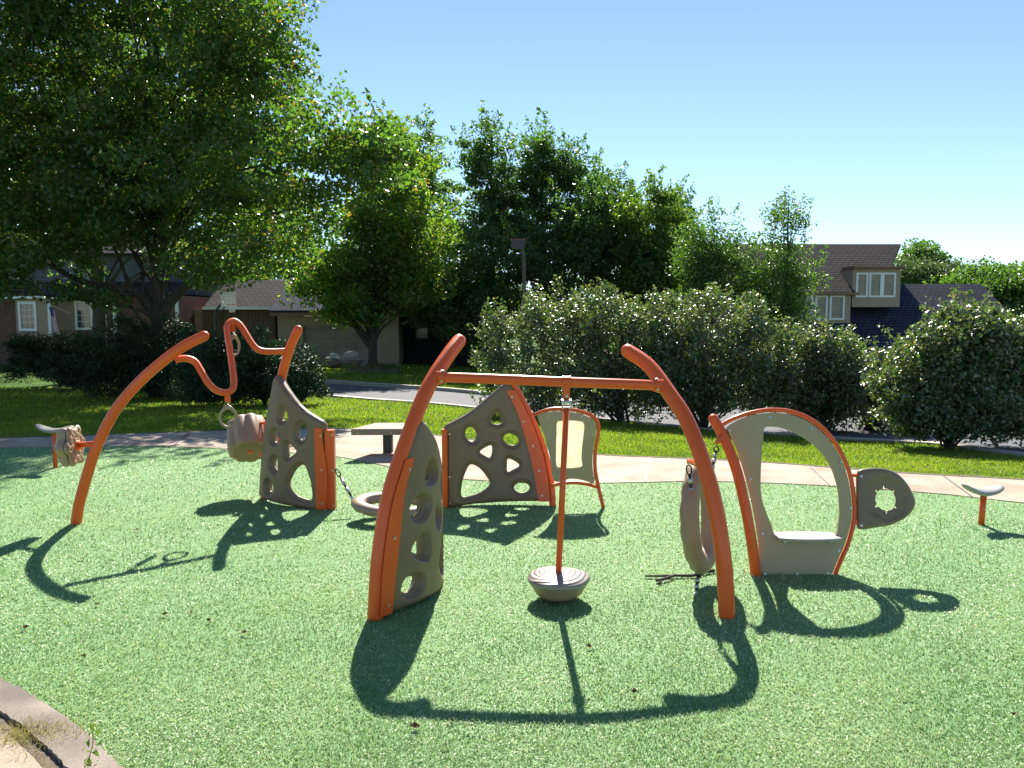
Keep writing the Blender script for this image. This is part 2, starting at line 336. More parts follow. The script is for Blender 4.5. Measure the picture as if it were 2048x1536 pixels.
# expansion joints cut as thin dark strips
jm = MB()
for (a, b) in [((1945, 997), (1885, 953)), ((1660, 974), (1620, 936)), ((345, 895), (380, 867)), ((640, 911), (700, 861)), ((905, 958), (960, 884)), ((1290, 966), (1300, 917))]:
    p, q = G(*a)[:2], G(*b)[:2]; t = (q-p)/np.linalg.norm(q-p); n = np.array([t[1], -t[0]])*.007
    jm.add([(*(p+n), .0145), (*(q+n), .0145), (*(q-n), .0145), (*(p-n), .0145)], [(0, 1, 2, 3)])
struct(jm.obj('path_joints', M['black']))
A_ = resample(FE, .03, False); T_ = np.gradient(A_, axis=0); N_ = np.stack([-T_[:, 1], T_[:, 0]], 1); N_ /= np.linalg.norm(N_, axis=1)[:, None]; q_ = np.convolve(rng.normal(0, 1, len(A_)), np.ones(5)/5, 'same')[:, None]
Lo, Hi = A_-N_*(.012+.012*np.abs(q_)), A_+N_*.05; n_ = len(A_)
V = [(*p, .0155) for p in Lo]+[(*p, .0155) for p in Hi]; struct(obj('soil_edge', V, [(i, i+1, n_+i+1, n_+i) for i in range(n_-1)], M['gravel']))
A_ = resample(NE, .03, False)
# turf pad
edge_px = [(-420, 1180), (-200, 1265), (0, 1362), (60, 1393), (120, 1432), (180, 1478), (232, 1530), (300, 1610), (420, 1800)]
LE = np.array([G(*q)[:2] for q in edge_px])
turf_out = np.vstack([NE, [[6.5, 2.0], [6, .6]], [[.2, .6]], LE[::-1]])
struct(slab('turf_base', turf_out, .01, M['turf_base'], .004))
# stone edging + old paving in the near corner
off = np.array([-.52, -.62])/np.linalg.norm([.52, .62])
e2 = LE+off*.14
def edgestone(name, P, Q, z0, z1, mt):
    P = resample(P, .03, False); Q = resample(Q, .03, False); n = min(len(P), len(Q)); P, Q = P[:n]+rng.normal(0, .004, (n, 2)), Q[:n]+rng.normal(0, .006, (n, 2))
    zz = z1+rng.normal(0, .003, n); V = [(*P[i], z0) for i in range(n)]+[(*P[i], zz[i]) for i in range(n)]+[(*Q[i], zz[i]) for i in range(n)]+[(*Q[i], z0) for i in range(n)]
    Fc = [(k*n+i, k*n+i+1, (k+1)*n+i+1, (k+1)*n+i) for k in range(3) for i in range(n-1)]
    return obj(name, V, Fc, mt, smooth=False)
for i in range(1):
    A_ = resample(LE+off*.004, .02, False); B_ = resample(e2, .02, False); A_ = A_+rng.normal(0, .0025, A_.shape); B_ = B_+rng.normal(0, .003, B_.shape)
    struct(slab('stone_edging', np.vstack([A_, B_[::-1]]), .07, M['edging'], .020))
struct(slab('soil_strip', np.vstack([e2, (LE+off*.24)[::-1]]), .02, M['gravel'], .004))
struct(slab('paving', np.vstack([LE+off*.20, (LE+off*2.2)[::-1]]), .05, M['path'], .016))
# road and kerbs draped over the slope
def drape(name, A, B, mt, dz, n=40, m=12):
    A = resample(np.array(A, float), 1, False) if len(A) < 3 else np.array(A, float); B = np.array(B, float)
    ta = np.linspace(0, 1, n); 
    def rs(P):
        d = np.concatenate([[0], np.cumsum(np.linalg.norm(np.diff(P, axis=0), axis=1))]); d /= d[-1]; return np.stack([np.interp(ta, d, P[:, i]) for i in range(2)], 1)
    A, B = rs(A), rs(B); V = []
    for i in range(n):
        for j in range(m):
            p = A[i]+(B[i]-A[i])*j/(m-1); V.append((p[0], p[1], float(gz(p[0], p[1]))+dz))
    Fc = [(i*m+j, (i+1)*m+j, (i+1)*m+j+1, i*m+j+1) for i in range(n-1) for j in range(m-1)]
    return obj(name, V, Fc, mt, smooth=True)
rn = np.array([GP(*q)[:2] for q in [(560, 783), (640, 790), (780, 802), (955, 817), (1150, 834), (1330, 851), (1520, 866), (1700, 879), (1890, 889), (2048, 911)]]); rn = np.vstack([rn, [rn[-1]+(2.0, -3.0)]])
rf = np.array([GP(*q)[:2] for q in [(560, 759), (640, 765), (780, 775), (955, 789), (1150, 798), (1330, 806), (1520, 812), (1700, 818), (1890, 824), (2048, 829)]]); rf = np.vstack([rf, [rf[-1]+(8, -5.0)]])
struct(drape('road', rn, rf, M['asphalt'], .006, 60, 14))
def strip(name, L, wd, mt, z0, z1):
    P = np.array(L); T = np.gradient(P, axis=0); N = np.stack([-T[:, 1], T[:, 0]], 1); N /= np.linalg.norm(N, axis=1)[:, None]; P = resample(np.array(P), .6, False)
    T = np.gradient(P, axis=0); N = np.stack([-T[:, 1], T[:, 0]], 1); N /= np.linalg.norm(N, axis=1)[:, None]; V = []; n = len(P)
    for i in range(n):
        for (o_, z_) in ((-wd/2, z0), (-wd/2, z1), (wd/2, z1), (wd/2, z0)): p = P[i]+N[i]*o_; V.append((*p, float(gz(*p))+z_))
    Fc = [(i*4+k, (i+1)*4+k, (i+1)*4+k+1, i*4+k+1) for i in range(n-1) for k in range(3)]
    return obj(name, V, Fc, mt)
struct(strip('kerb', rn, .32, M['kerb'], -.05, .035)); struct(strip('kerb', rf, .32, M['kerb'], -.05, .12))
# ------------------------------------------------ blades: artificial turf, lawn
def blades(P, L, W, lean, up=(0, 0, 1), r=rng, coh=0.):
    n = len(P); x_, y_ = P[:, 0], P[:, 1]
    fld = 2.2*np.sin(x_*1.3+1.1*np.sin(y_*.9))+1.8*np.sin(y_*1.7+x_*.6+2)+1.2*np.sin(x_*4.1-y_*3.3)
    a = fld+r.uniform(-math.pi, math.pi, n)*(1-coh); d = np.stack([np.cos(a), np.sin(a), np.zeros(n)], 1); s = np.stack([-np.sin(a), np.cos(a), np.zeros(n)], 1)
    L = L*r.uniform(.6, 1.25, n); W = W*r.uniform(.7, 1.3, n); le = lean*r.uniform(.3, 1.3, n); tw = r.uniform(0, 2*math.pi, n)
    s2 = np.stack([np.cos(tw), np.sin(tw), np.zeros(n)], 1)
    T1 = P+d*(L*np.sin(le)*.45)[:, None]; T1[:, 2] += L*np.cos(le*.6)*.6
    T2 = P+d*(L*np.sin(le))[:, None]*1.1; T2[:, 2] += L*np.cos(le)
    w2 = (W/2)[:, None]*s2
    V = np.stack([P-w2, P+w2, T1+w2*.85, T1-w2*.85, T2], 1).reshape(-1, 3); b = np.arange(n)*5
    Fc = np.concatenate([np.column_stack([b, b+1, b+2]), np.column_stack([b, b+2, b+3]), np.column_stack([b+3, b+2, b+4])])
    return V, Fc
def view_points(n, poly, y0, y1, pw=1.0, zf=None):
    """ground points spread evenly over the picture rows"""
    out = []; got = 0
    while got < n:
        y = (rng.uniform(y1**-pw, y0**-pw, n*2))**(-1/pw); x = rng.uniform(-.74, .74, n*2)*(y+.2)
        q = np.stack([x, y], 1); q = q[inside(q, poly)]; out.append(q); got += len(q)
    q = np.concatenate(out)[:n]; z = zf(q[:, 0], q[:, 1]) if zf is not None else np.zeros(n); return np.column_stack([q, z])
TQ = resample(turf_out, .3)
P = view_points(330000, TQ, 1.9, 11, .9)
P[:, 2] = .002
yy = P[:, 1]; V, Fc = blades(P, .017*np.interp(yy, [2, 5, 10], [1, 1.15, 1.5]), .0034*np.interp(yy, [2, 4, 10], [.9, 1.4, 2.8]), 1.15, coh=.4)
tag(obj('turf_grass', V, Fc, M['turf']), 'short artificial green turf covering the play area', 'artificial turf', kind='stuff')
lawn_poly = np.vstack([FE, rn[::-1], [[-28, 30.], [-28, 11.]]]); LQ = resample(lawn_poly, .5)
# keep only the ground between path and road for the near lawn
P = view_points(150000, LQ, 7.6, 26, 1.0, lambda x, y: gz(x, y)-.018)
yy = P[:, 1]; V, Fc = blades(P, .045*np.interp(yy, [8, 25], [1, 1.5]), .007*np.interp(yy, [8, 25], [1, 3]), .8)
tag(obj('lawn_grass', V, Fc, M['grass']), 'mown lawn grass between the concrete path and the road', 'grass', kind='stuff')
FQ = resample(np.vstack([rf[:6], [rf[5]+(0, 14), [-24, 48.], [-20, 34.]]]), .8)
P = view_points(40000, FQ, 20, 48, 1.0, lambda x, y: gz(x, y)-.018); yy = P[:, 1]
V, Fc = blades(P, .07*np.interp(yy, [20, 45], [1, 1.6]), .025*np.interp(yy, [20, 45], [1, 2]), .8)
tag(obj('far_lawn_grass', V, Fc, M['grass']), 'front lawn grass beyond the road before the garages', 'grass', kind='stuff')

# ================================================ play equipment
OR = M['orange']
def bolt_mesh(r=.009, h=.006):
    b = MB(); b.tube([(0, 0, -.004), (0, 0, h*.6)], [r, r*.95], 10); b.tube([(0, 0, h*.6-.001), (0, 0, h)], [r*.6, r*.45], 8); return b
_b = bolt_mesh(); BM = bpy.data.meshes.new('bolt'); BM.from_pydata(_b.V, [], _b.F); BM.materials.append(M['steel'])
def bolt(p, n, parent):
    o = bpy.data.objects.new('bolt', BM); COL.objects.link(o); o.parent = parent; o.location = tuple(np.array(p, float)-np.array(parent['base_xyz']))
    o.rotation_euler = Vector(tuple(float(a) for a in n)).to_track_quat('Z', 'Y').to_euler(); return o
# --- climbing panel template, traced on the far panel: s = metres from the pipe foot, z = height
K = .00447
def tp(px, py): return ((1103-px)*K, (1004-py)*K)
OUT = [(897, 1010), (897, 958), (897, 905), (897, 864), (891.5, 856), (891.5, 850), (898, 843), (914, 835), (932, 826), (949, 815), (964, 803), (984, 786), (1001, 771), (1014, 764), (1024, 771)]
OUT2 = [(1036, 795), (1050, 823), (1064, 852), (1076, 883), (1085, 912), (1092, 944), (1096, 972), (1098, 999.5)]
OUT3 = [(1050, 1000.5), (1004, 1002), (946, 1004.5), (918, 1007)]
TEMPL = resample(np.array([tp(*p) for p in OUT+OUT2+OUT3]), .013)
def hole(pts, n=7, sp=.0085): return resample(smooth_path([tp(*p) for p in pts], n, True), sp)
HOLES = [hole([(993.7, 823), (1001, 832), (1003.7, 845), (989.4, 846.5), (981, 840.5), (986.6, 830.5)]),
         resample(ell(*tp(943.6, 865.4), .047, .067, -15), .0085), resample(ell(*tp(1022, 878), .068, .049, 20), .0085),
         hole([(961, 901), (971, 893), (983, 889), (985, 901), (980.5, 913), (969, 908)]),
         hole([(942, 925.6), (958, 932), (972, 948), (980, 966), (963.6, 981), (943.6, 987.5), (925.5, 988), (926, 963.7), (932, 943)]),
         hole([(1016.6, 916.4), (1031, 922), (1038.7, 930), (1029.5, 936.5), (1015.8, 942), (1014.5, 929)]),
         resample(ell(*tp(1043.8, 973.7), .068, .045, 0), .0085)]
def lean(z, Rr=1.71): return Rr-math.sqrt(max(Rr*Rr-z*z, 1e-4))
_fx = [(tp(px, py)[1], tp(px, py)[0]) for px, py in reversed(OUT2)]
def pipe_s(z): return float(np.interp(z, [a for a, b in _fx]+[1.1], [b for a, b in _fx]+[.40]))
PO = ([0, .006, .016, .03], [.010, .022, .031, .036]); PH = ([0, .006, .026, .034, .044, .056], [.005, .010, .014, .037, .041, .036])
def climbing_panel(S, parent, T=.036):
    g = T/.036; V, Fc = plate(TEMPL, HOLES, S, T, .028, (PO[0], [a*g for a in PO[1]]), (PH[0], PH[1][:3]+[a*g for a in PH[1][3:]]), (.006, .016, .026, .034, .044, .056))
    o = obj('climbing_panel', V, Fc, M['tan'], parent, smooth=True); return o
def flange(S, parent, z0, z1, side, wd=.075, name='mounting_plate', bolts=4, offn=.040, s_of=None):
    s_of = s_of or pipe_s; zs = np.linspace(z0, z1, 14); V = []
    for z in zs:
        for ds in (-.012, wd*(.65+.35*math.sin(math.pi*min(1, (z-z0)/(z1-z0)*1.0+.15)))):
            p = np.array(S(s_of(z)+ds, z)); e = 1e-3; N = np.cross(np.array(S(s_of(z)+ds+e, z))-p, np.array(S(s_of(z)+ds, z+e))-p); N /= np.linalg.norm(N); N *= side
            V += [p+N*offn, p+N*(offn+.006)]
    Fc = []
    for i in range(13):
        a = i*4; b = a+4
        Fc += [(a, b, b+2, a+2), (a+1, a+3, b+3, b+1), (a, a+1, b+1, b), (a+2, b+2, b+3, a+3)]
    Fc += [(0, 2, 3, 1), (52, 53, 55, 54)]
    o = obj(name, V, Fc, OR, parent)
    for z in np.linspace(z0+.05, z1-.06, bolts):
        s_ = s_of(z)+wd*.5; p = np.array(S(s_, z)); e = 1e-3; N = np.cross(np.array(S(s_+e, z))-p, np.array(S(s_, z+e))-p); N /= np.linalg.norm(N); N *= side
        bolt(p+N*(offn+.006), N, o)
    return o

# --- 1. near swing frame: left arch with climbing panel, crossbar, right arch
NLB = np.array([-.75, 4.14, 0]); NLT = np.array([-.335, 4.975, 1.52]); NRB = np.array([1.20, 4.16, 0]); NRT = np.array([.745, 4.97, 1.475])
fr = thing('swing_frame', 'pair of curved orange arches joined by a straight crossbar, nearest to the camera', 'play frame', (.22, 4.15, 0))
nl_px = [(751, 1238), (758, 1120), (777, 998), (808, 897), (841, 808), (868, 754), (899, 707), (918, 682)]
def px_pipe(pxs, B, T, z_of):
    out = []
    for (px, py) in pxs:
        # depth from the arch's own lean: march until ray height matches lean profile
        best = None
        for Y in np.linspace(min(B[1], T[1])-.02, max(B[1], T[1])+.02, 400):
            p = D(px, py, Y); z = min(max(p[2], 0), 1.7); f = lean(z)/lean(T[2]); ye = B[1]+(T[1]-B[1])*f
            if best is None or abs(ye-Y) < best[0]: best = (abs(ye-Y), p)
        out.append(best[1])
    return np.array(out)
PLn = smooth_path(px_pipe(nl_px, NLB, NLT, None), 8); PLn[0][2] = -.02
nr_px = [(1454, 1236), (1448, 1130), (1432, 1020), (1408, 930), (1374, 842), (1338, 786), (1298, 732), (1256, 702)]
PRn = smooth_path(px_pipe(nr_px, NRB, NRT, None), 8); PRn[0][2] = -.02
b = MB(); b.tube(PLn, .0455, 20, dome=True); b.obj('arch_pipe', OR, fr, True)
b = MB(); b.tube(PRn, .0455, 20, dome=True); b.obj('arch_pipe', OR, fr, True)
def at_z(P, z): i = np.argmin(np.abs(P[:, 2]-z)); return P[i]
def nearest_px(P, py):
    best = None
    for p in P:
        d = p-np.array([0, 0, CH]); yc = d[1]*math.cos(PIT)-d[2]*math.sin(PIT); v = (d[1]*math.sin(PIT)+d[2]*math.cos(PIT))/yc; q = 768-F*v
        if best is None or abs(q-py) < best[0]: best = (abs(q-py), p)
    return best[1]
JL = nearest_px(PLn, 752); JR = nearest_px(PRn, 774)
JM = D(1133, 764, 4.58)
bar = smooth_path([JL, (JL*2+JM)/3+[0, -.02, .003], JM, (JR*2+JM)/3+[0, -.02, .003], JR], 6)
b = MB(); b.tube(bar, .0305, 16); cb = b.obj('crossbar', OR, fr, True)
for J, s_ in ((JL, 1), (JR, -1)):
    b = MB(); d = (bar[3]-bar[0]) if s_ > 0 else (bar[-4]-bar[-1]); d /= np.linalg.norm(d); b.tube([J+d*.02, J+d*.075], [.046, .036], 16); pl = b.obj('weld_collar', OR, fr, True)
    bolt(J+d*.055+[0, -.01, .04], (0, -.2, 1), pl); bolt(J+d*.05+[0, -.035, -.02], (0, -1, -.3), pl)
CNP = smooth_path(np.array([(-.745, 4.15), (-.62, 4.29), (-.53, 4.42), (-.475, 4.57), (-.478, 4.75), (-.505, 4.95)]), 8)
_cl = np.concatenate([[0], np.cumsum(np.linalg.norm(np.diff(CNP, axis=0), axis=1))])
def Cn(s): d = s/.945*_cl[-1]; return np.array([np.interp(d, _cl, CNP[:, 0]), np.interp(d, _cl, CNP[:, 1])])
PLz = PLn[:, 2]
def Sn(s, z):
    ls = pipe_s(z); c = Cn(s); c0 = Cn(ls); pz = np.array([np.interp(z, PLz, PLn[:, 0]), np.interp(z, PLz, PLn[:, 1])])
    f = 1-np.clip((s-ls)/(.945-ls), 0, 1); q = c+(pz-c0)*f; return np.array([q[0], q[1], z])
pn = climbing_panel(Sn, fr, .052)
NS = 1
flange(Sn, fr, .03, .86, 1, .085, bolts=3, offn=.055)
# --- 2. pod swing
pod = thing('pod_swing', 'round pale brown stepping pod hanging from the crossbar on a straight orange pole', 'pod swing', (.27, 4.43, .03))
top = JM+[0, 0, -.03]; PB = D(1117, 1150, 4.43)
PB[2] = .165
b = MB(); b.tube([JM+[-.018, 0, 0], JM+[.018, 0, 0]], .036, 18); b.tube([JM+[-.024, 0, .0], JM+[-.018, 0, .0]], .039, 18); b.tube([JM+[.018, 0, 0], JM+[.024, 0, 0]], .039, 18)
V0 = JM; b.box(V0+[-.018, -.03, -.095], V0+[.018, .03, -.02]); b.obj('clamp', OR, pod, False)
b = MB(); b.tube([V0+[-.03, 0, -.12], V0+[.03, 0, -.12]], .014, 12); b.box(V0+[-.028, -.012, -.15], V0+[-.02, .012, -.10]); b.box(V0+[.02, -.012, -.15], V0+[.028, .012, -.10]); b.box(V0+[-.028, -.014, -.158], V0+[.028, .014, -.148]); b.obj('swivel', M['steel'], pod)
bolt(V0+[0, -.032, -.08], (0, -1, 0), pod)
b = MB(); b.tube([V0+[0, 0, -.155], PB], .0185, 14); b.obj('pole', OR, pod, True)
prof = [(0, .0), (.09, .0), (.115, .006), (.135, .03), (.150, .075), (.166, .128), (.171, .135), (.176, .145), (.182, .165), (.181, .18), (.174, .193), (.155, .208), (.12, .222), (.075, .232), (.03, .236), (0, .237)]
def podmesh(i0, i1):
    V = []; n = 56; pr = prof[i0:i1]
    for (r, z) in pr:
        for k in range(n):
            a = 2*math.pi*k/n; rr = r*(1+.025*math.sin(3*a+.6)+.02*math.sin(2*a+1)); zz = z+(.006*math.sin(3*a+1.2)*(r/.18)**2 if z > .09 else 0)
            V.append((PB[0]-.0+rr*math.cos(a)+.0, 4.43+rr*math.sin(a), .03+zz*.6))
    m = len(pr); Fc = [(i*n+k, i*n+(k+1) % n, (i+1)*n+(k+1) % n, (i+1)*n+k) for i in range(m-1) for k in range(n)]
    if i0 == 0: Fc.append(tuple(range(n))[::-1])
    else: Fc.append(tuple(range((m-1)*n, m*n)))
    return V, Fc
V, Fc = podmesh(0, 7); obj('pod_underside', V, Fc, M['pod'], pod, True)
o = obj('pod_top', *podmesh(6, 16), None, pod, True)
o.location = o.location
me = o.data; me.materials.append(M['podtop'])
sub = PB-np.array(pod['base_xyz'])
# --- 3. far climbing structure: panel with post + window panel frame
bk = thing('climbing_wall', 'brown climbing wall with seven holes and an attached framed window panel, at the back centre', 'climbing wall', (.0, 6.74, 0))
BL, BR = np.array([-.60, 6.69]), np.array([.355, 6.745])
def Cb(s):
    t = s/.945; c = BR+(BL-BR)*t; return c+np.array([.0, .06])*4*t*(1-t)
def Sb(s, z): c = Cb(s); return np.array([c[0], c[1]+.16*z*(1-s/.945), z+.02])
climbing_panel(Sb, bk)
zz = np.linspace(-.03, 1.10, 14); P = [np.array(Sb(pipe_s(max(z, 0))-.03, z)) for z in zz]; P[0][2] = -.03
b = MB(); b.tube(smooth_path(P, 3), .030, 16, dome=True); b.obj('arch_pipe', OR, bk, True)
flange(Sb, bk, .02, 1.0, -1, .11, bolts=5)
b = MB(); c = G(889, 1016); x = c[0]
b.box((x-.018, 6.655, 0), (x+.022, 6.665+.05, .70)); po = b.obj('post', OR, bk)
b = MB(); b.box((x+.024, 6.648, .02), (x+.030, 6.70, .695)); b.obj('post_angle', OR, bk)
for z in (.05, .28, .66): bolt((x+.05, 6.655, z), (0, -1, 0), po)
for z in (.06, .37, .66): bolt(np.array(Sb(.915, z))+[0, -.034, 0], (0, -1, 0), bk)
# window panel on its tube frame
WY = 6.66
def wp(px, py): z = D(px, py, WY)[2]; return D(px, py, WY+.07*max(z, 0))
fp = [(1208, 1022), (1203, 1000), (1196, 970), (1190, 935), (1191, 900), (1197, 865), (1196, 845), (1184, 832), (1165, 824), (1140, 818.5), (1112, 817.5), (1090, 821), (1068, 830)]
b = MB(); FP = smooth_path([wp(*q) for q in fp], 5); FP[0][2] = -.02; b.tube(FP, .0165, 12); b.obj('frame_tube', OR, bk, True)
b = MB(); b.tube(smooth_path([wp(*q) for q in [(1102, 972), (1120, 968), (1140, 965.5), (1165, 967), (1194, 974)]], 4), .0145, 10); b.obj('lower_rail', OR, bk, True)
wo = np.array([wp(*q)[[0, 2]] for q in [(1074, 829), (1094, 825), (1112, 823), (1140, 824), (1163, 829), (1182, 836), (1192, 846), (1191, 865), (1186, 900), (1185, 935), (1189, 965), (1165, 960), (1140, 957), (1108, 962), (1100, 915), (1088, 868)]])
wh = np.array([wp(*q)[[0, 2]] for q in [(1114, 845), (1124, 842), (1140, 841), (1155, 842), (1168, 847), (1167, 870), (1164, 895), (1163, 920), (1165, 932), (1155, 935), (1138, 936.5), (1122, 935), (1113, 931), (1112, 900), (1113, 870)]])
Sw = lambda s, z: np.array([s, WY+.07*max(z, 0), z])
wo = resample(smooth_path(wo, 3, True), .02); wh2 = resample(smooth_path(wh, 3, True), .02)
V, Fc = plate(wo, [wh2], Sw, .008, .05); wpnl = obj('window_panel', V, Fc, M['panel'], bk)
big = (wh2-wh2.mean(0))*1.06+wh2.mean(0)
V, Fc = plate(big, [], lambda s, z: Sw(s, z)+[0, .013, 0], .003, .06)
def trans_mat():
    m, t, b_ = nodes('translucent_plastic'); col, fac, src = noise_col(t, (.72, .70, .54), (.80, .78, .63), 14, 6)
    tr = t.nodes.new('ShaderNodeBsdfTranslucent'); ms = t.nodes.new('ShaderNodeMixShader'); lk(t, col, b_.inputs['Base Color']); lk(t, col, tr.inputs[0]); b_.inputs['Roughness'].default_value = .3
    ms.inputs[0].default_value = .78; lk(t, b_.outputs[0], ms.inputs[1]); lk(t, tr.outputs[0], ms.inputs[2]); lk(t, ms.outputs[0], t.nodes['Material Output'].inputs[0]); return m
M['translucent'] = trans_mat(); obj('translucent_window', V, Fc, M['translucent'], bk)
for q in [(1097, 834), (1163, 833), (1116, 841), (1167, 842), (1186, 868), (1085, 862), (1186, 950), (1108, 950), (1114, 936), (1166, 938), (1095, 895)]:
    bolt(wp(*q)+[0, -.009, 0], (0, -1, 0), wpnl)
# --- 4. left arch with ring trapeze bar, climbing panel and drum
lf = thing('climbing_arch', 'tall orange arch with wavy overhead bar joining a brown climbing panel, left side', 'climbing frame', (-2.8, 6.5, 0))
LAB, LAT = np.array([-3.54, 6.13, 0]), np.array([-2.47, 6.23, 1.54])
la_px = [(152, 1048), (158, 1010), (173, 955), (193, 895), (229, 824), (272, 771), (319, 728), (365, 694), (408, 672)]
PA = smooth_path(px_pipe(la_px, LAB, LAT, None), 8); PA[0][2] = -.02
b = MB(); b.tube(PA, .042, 20, dome=True); b.obj('arch_pipe', OR, lf, True)
MLB, MLT = np.array([-2.33, 7.03, 0]), np.array([-1.90, 6.85, 1.58])
ml_px = [(530, 1000), (536, 920), (546, 840), (558, 780), (568, 735), (580, 695), (596, 660)]
PMp = smooth_path(px_pipe(ml_px, MLB, MLT, None), 8); PMp[0][2] = -.02
b = MB(); b.tube(PMp, .042, 20, dome=True); b.obj('arch_pipe', OR, lf, True)
A0 = nearest_px(PA, 718); A1 = nearest_px(PMp, 704); nv = np.cross(A1-A0, np.array(sv))
wav = [(352, 719), (372, 717), (390, 724), (402, 742), (416, 765), (432, 780), (450, 785), (463, 780), (468, 766), (465, 735), (460, 700), (455, 668), (455, 650), (466, 642), (480, 650), (492, 668), (506, 690), (520, 701), (540, 703), (573, 702)]
WV = smooth_path([PL(*q, A0, nv) for q in wav], 5); b = MB(); b.tube(WV, .0285, 16); b.obj('wavy_bar', OR, lf, True)
R1 = PL(455, 786, A0, nv); R2 = PL(465, 646, A0, nv)
for Rp in (R1, R2):
    b = MB(); b.tube([Rp+[0, 0, .012], Rp+[0, 0, -.035]], [.026, .022], 12); b.box(Rp+[-.02, -.014, -.075], Rp+[.02, .014, -.03]); b.obj('ring_bracket', OR, lf)
# panel
MRE = np.array([-1.60, 6.62])
def Cm(s):
    P0, P2 = np.array([-2.34, 6.98]), MRE; P1 = np.array([-2.12, 6.66]); t = s/.945; return (1-t)**2*P0+2*t*(1-t)*P1+t*t*P2
def Sm(s, z):
    ls = pipe_s(z); c = Cm(s); c0 = Cm(ls); zz_ = PMp[:, 2]; pz = np.array([np.interp(z, zz_, PMp[:, 0]), np.interp(z, zz_, PMp[:, 1])-.05])
    f = 1-np.clip((s-ls)/(.945-ls), 0, 1); q = c+(pz-c0)*f*.9; return np.array([q[0], q[1], z*1.07+.01])
climbing_panel(Sm, lf, .046)
def post_s(z): return .865
flange(Sm, lf, .0, .665, 1, .085, 'mounting_plate', 3, .049, post_s)
pc = G(661, 1019); b = MB(); b.box((pc[0]-.035, pc[1]-.02, -.01), (pc[0]+.045, pc[1]+.04, .70)); po = b.obj('post', OR, lf)
for z in (.04, .35, .66): bolt((pc[0]+.03, pc[1]-.022, z), (0, -1, 0), po)
# drum: scalloped, axis tilted
dc = D(497, 876, 7.28); ax = np.array([.30, -.62, -.72]); ax /= np.linalg.norm(ax); u = np.cross(ax, [0, 0, 1]); u /= np.linalg.norm(u); v = np.cross(ax, u)
V = []; n = 90; pf = [(-.17, .0), (-.172, .14), (-.165, .168), (-.14, .178), (0, .190), (.10, .190), (.15, .182), (.162, .170), (.163, .155), (.16, 0)]
for (h, r) in pf:
    for k in range(n):
        a = 2*math.pi*k/n; rr = r*(1+.12*abs(math.sin(4.5*a))-.06); V.append(dc+ax*h+rr*(math.cos(a)*u+math.sin(a)*v))
Fc = [(i*n+k, i*n+(k+1) % n, (i+1)*n+(k+1) % n, (i+1)*n+k) for i in range(len(pf)-1) for k in range(n)]
dr = obj('scalloped_drum', V, Fc, M['pod'], lf, True); dr.data.polygons.foreach_set('use_smooth', [i < 90*7 for i in range(len(Fc))])
V2 = [dc+ax*.1635]+[dc+ax*.1635+.150*(1+.16*abs(math.sin(4.5*t_))-.08)*(math.cos(t_)*u+math.sin(t_)*v) for t_ in np.linspace(0, 2*math.pi, 90, endpoint=False)]; obj('drum_end', V2, [(0, 1+k, 1+(k+1) % 90) for k in range(90)], M['tan'], dr)
b = MB(); b.tube([dc+ax*.155, dc+ax*.172], .026, 14); b.obj('drum_cap', OR, dr)
b = MB(); pa = D(536, 848, 7.2); b.tube(smooth_path([D(506, 846, 7.34), D(536, 846, 7.2), D(550, 846, 7.1)], 4), .012, 10)
b.tube(smooth_path([D(533, 843, 7.2), D(536, 870, 7.2), D(538, 890, 7.2), D(531, 905, 7.25), D(515, 905, 7.3)], 5), .032, 12, dome=True); b.tube([D(536, 880, 7.2), D(552, 880, 7.05)], .03, 12); b.obj('drum_bracket', OR, lf, True)
# flower wheel
fc = D(150, 891, 6.22); tn = nearest_px(PA, 890); b = MB(); b.tube([fc+[.0, 0, .0], tn], .023, 14); b.obj('wheel_stub', OR, lf, True)
axf = np.array([.95, .10, 0.05]); axf /= np.linalg.norm(axf); uf = np.cross(axf, [0, 0, 1]); uf /= np.linalg.norm(uf); vf = np.cross(axf, uf)
a = np.linspace(0, 2*math.pi, 120, endpoint=False); rr = .158*(1+.13*np.cos(6*a)); FO = np.stack([rr*np.cos(a), rr*np.sin(a)], 1)
hs = []
for k in range(6):
    t = k*math.pi/3
    for s_ in (-.12, .12): hs.append(ell(.118*math.cos(t+s_*1.5), .118*math.sin(t+s_*1.5), .012, .007, math.degrees(t), 10))
    hs.append(ell(.07*math.cos(t+.52), .07*math.sin(t+.52), .02, .009, math.degrees(t+.52)+90, 12))
Sf = lambda s, z: fc+uf*s+vf*z
V, Fc = plate(resample(FO, .012), hs, Sf, .02, .02, ([0, .006, .014], [.008, .016, .02])); fw = obj('flower_wheel', V, Fc, M['pod'], lf, True)
V = []; n = 72
for (h, r) in [(-.018, .15), (-.045, .162), (-.075, .15), (-.105, .11), (-.12, .06), (-.125, .0)]:
    for k in range(n): t = 2*math.pi*k/n; q = r*(1+.11*math.cos(6*t)); V.append(fc+axf*h+q*(math.cos(t)*uf+math.sin(t)*vf))
Fc = [(i*n+k, i*n+(k+1) % n, (i+1)*n+(k+1) % n, (i+1)*n+k) for i in range(5) for k in range(n)]
obj('wheel_back', V, Fc, M['pod'], fw, True)
b = MB(); b.tube([fc+axf*.01, fc+axf*.045], [.045, .032], 16); b.obj('wheel_hub', OR, fw)
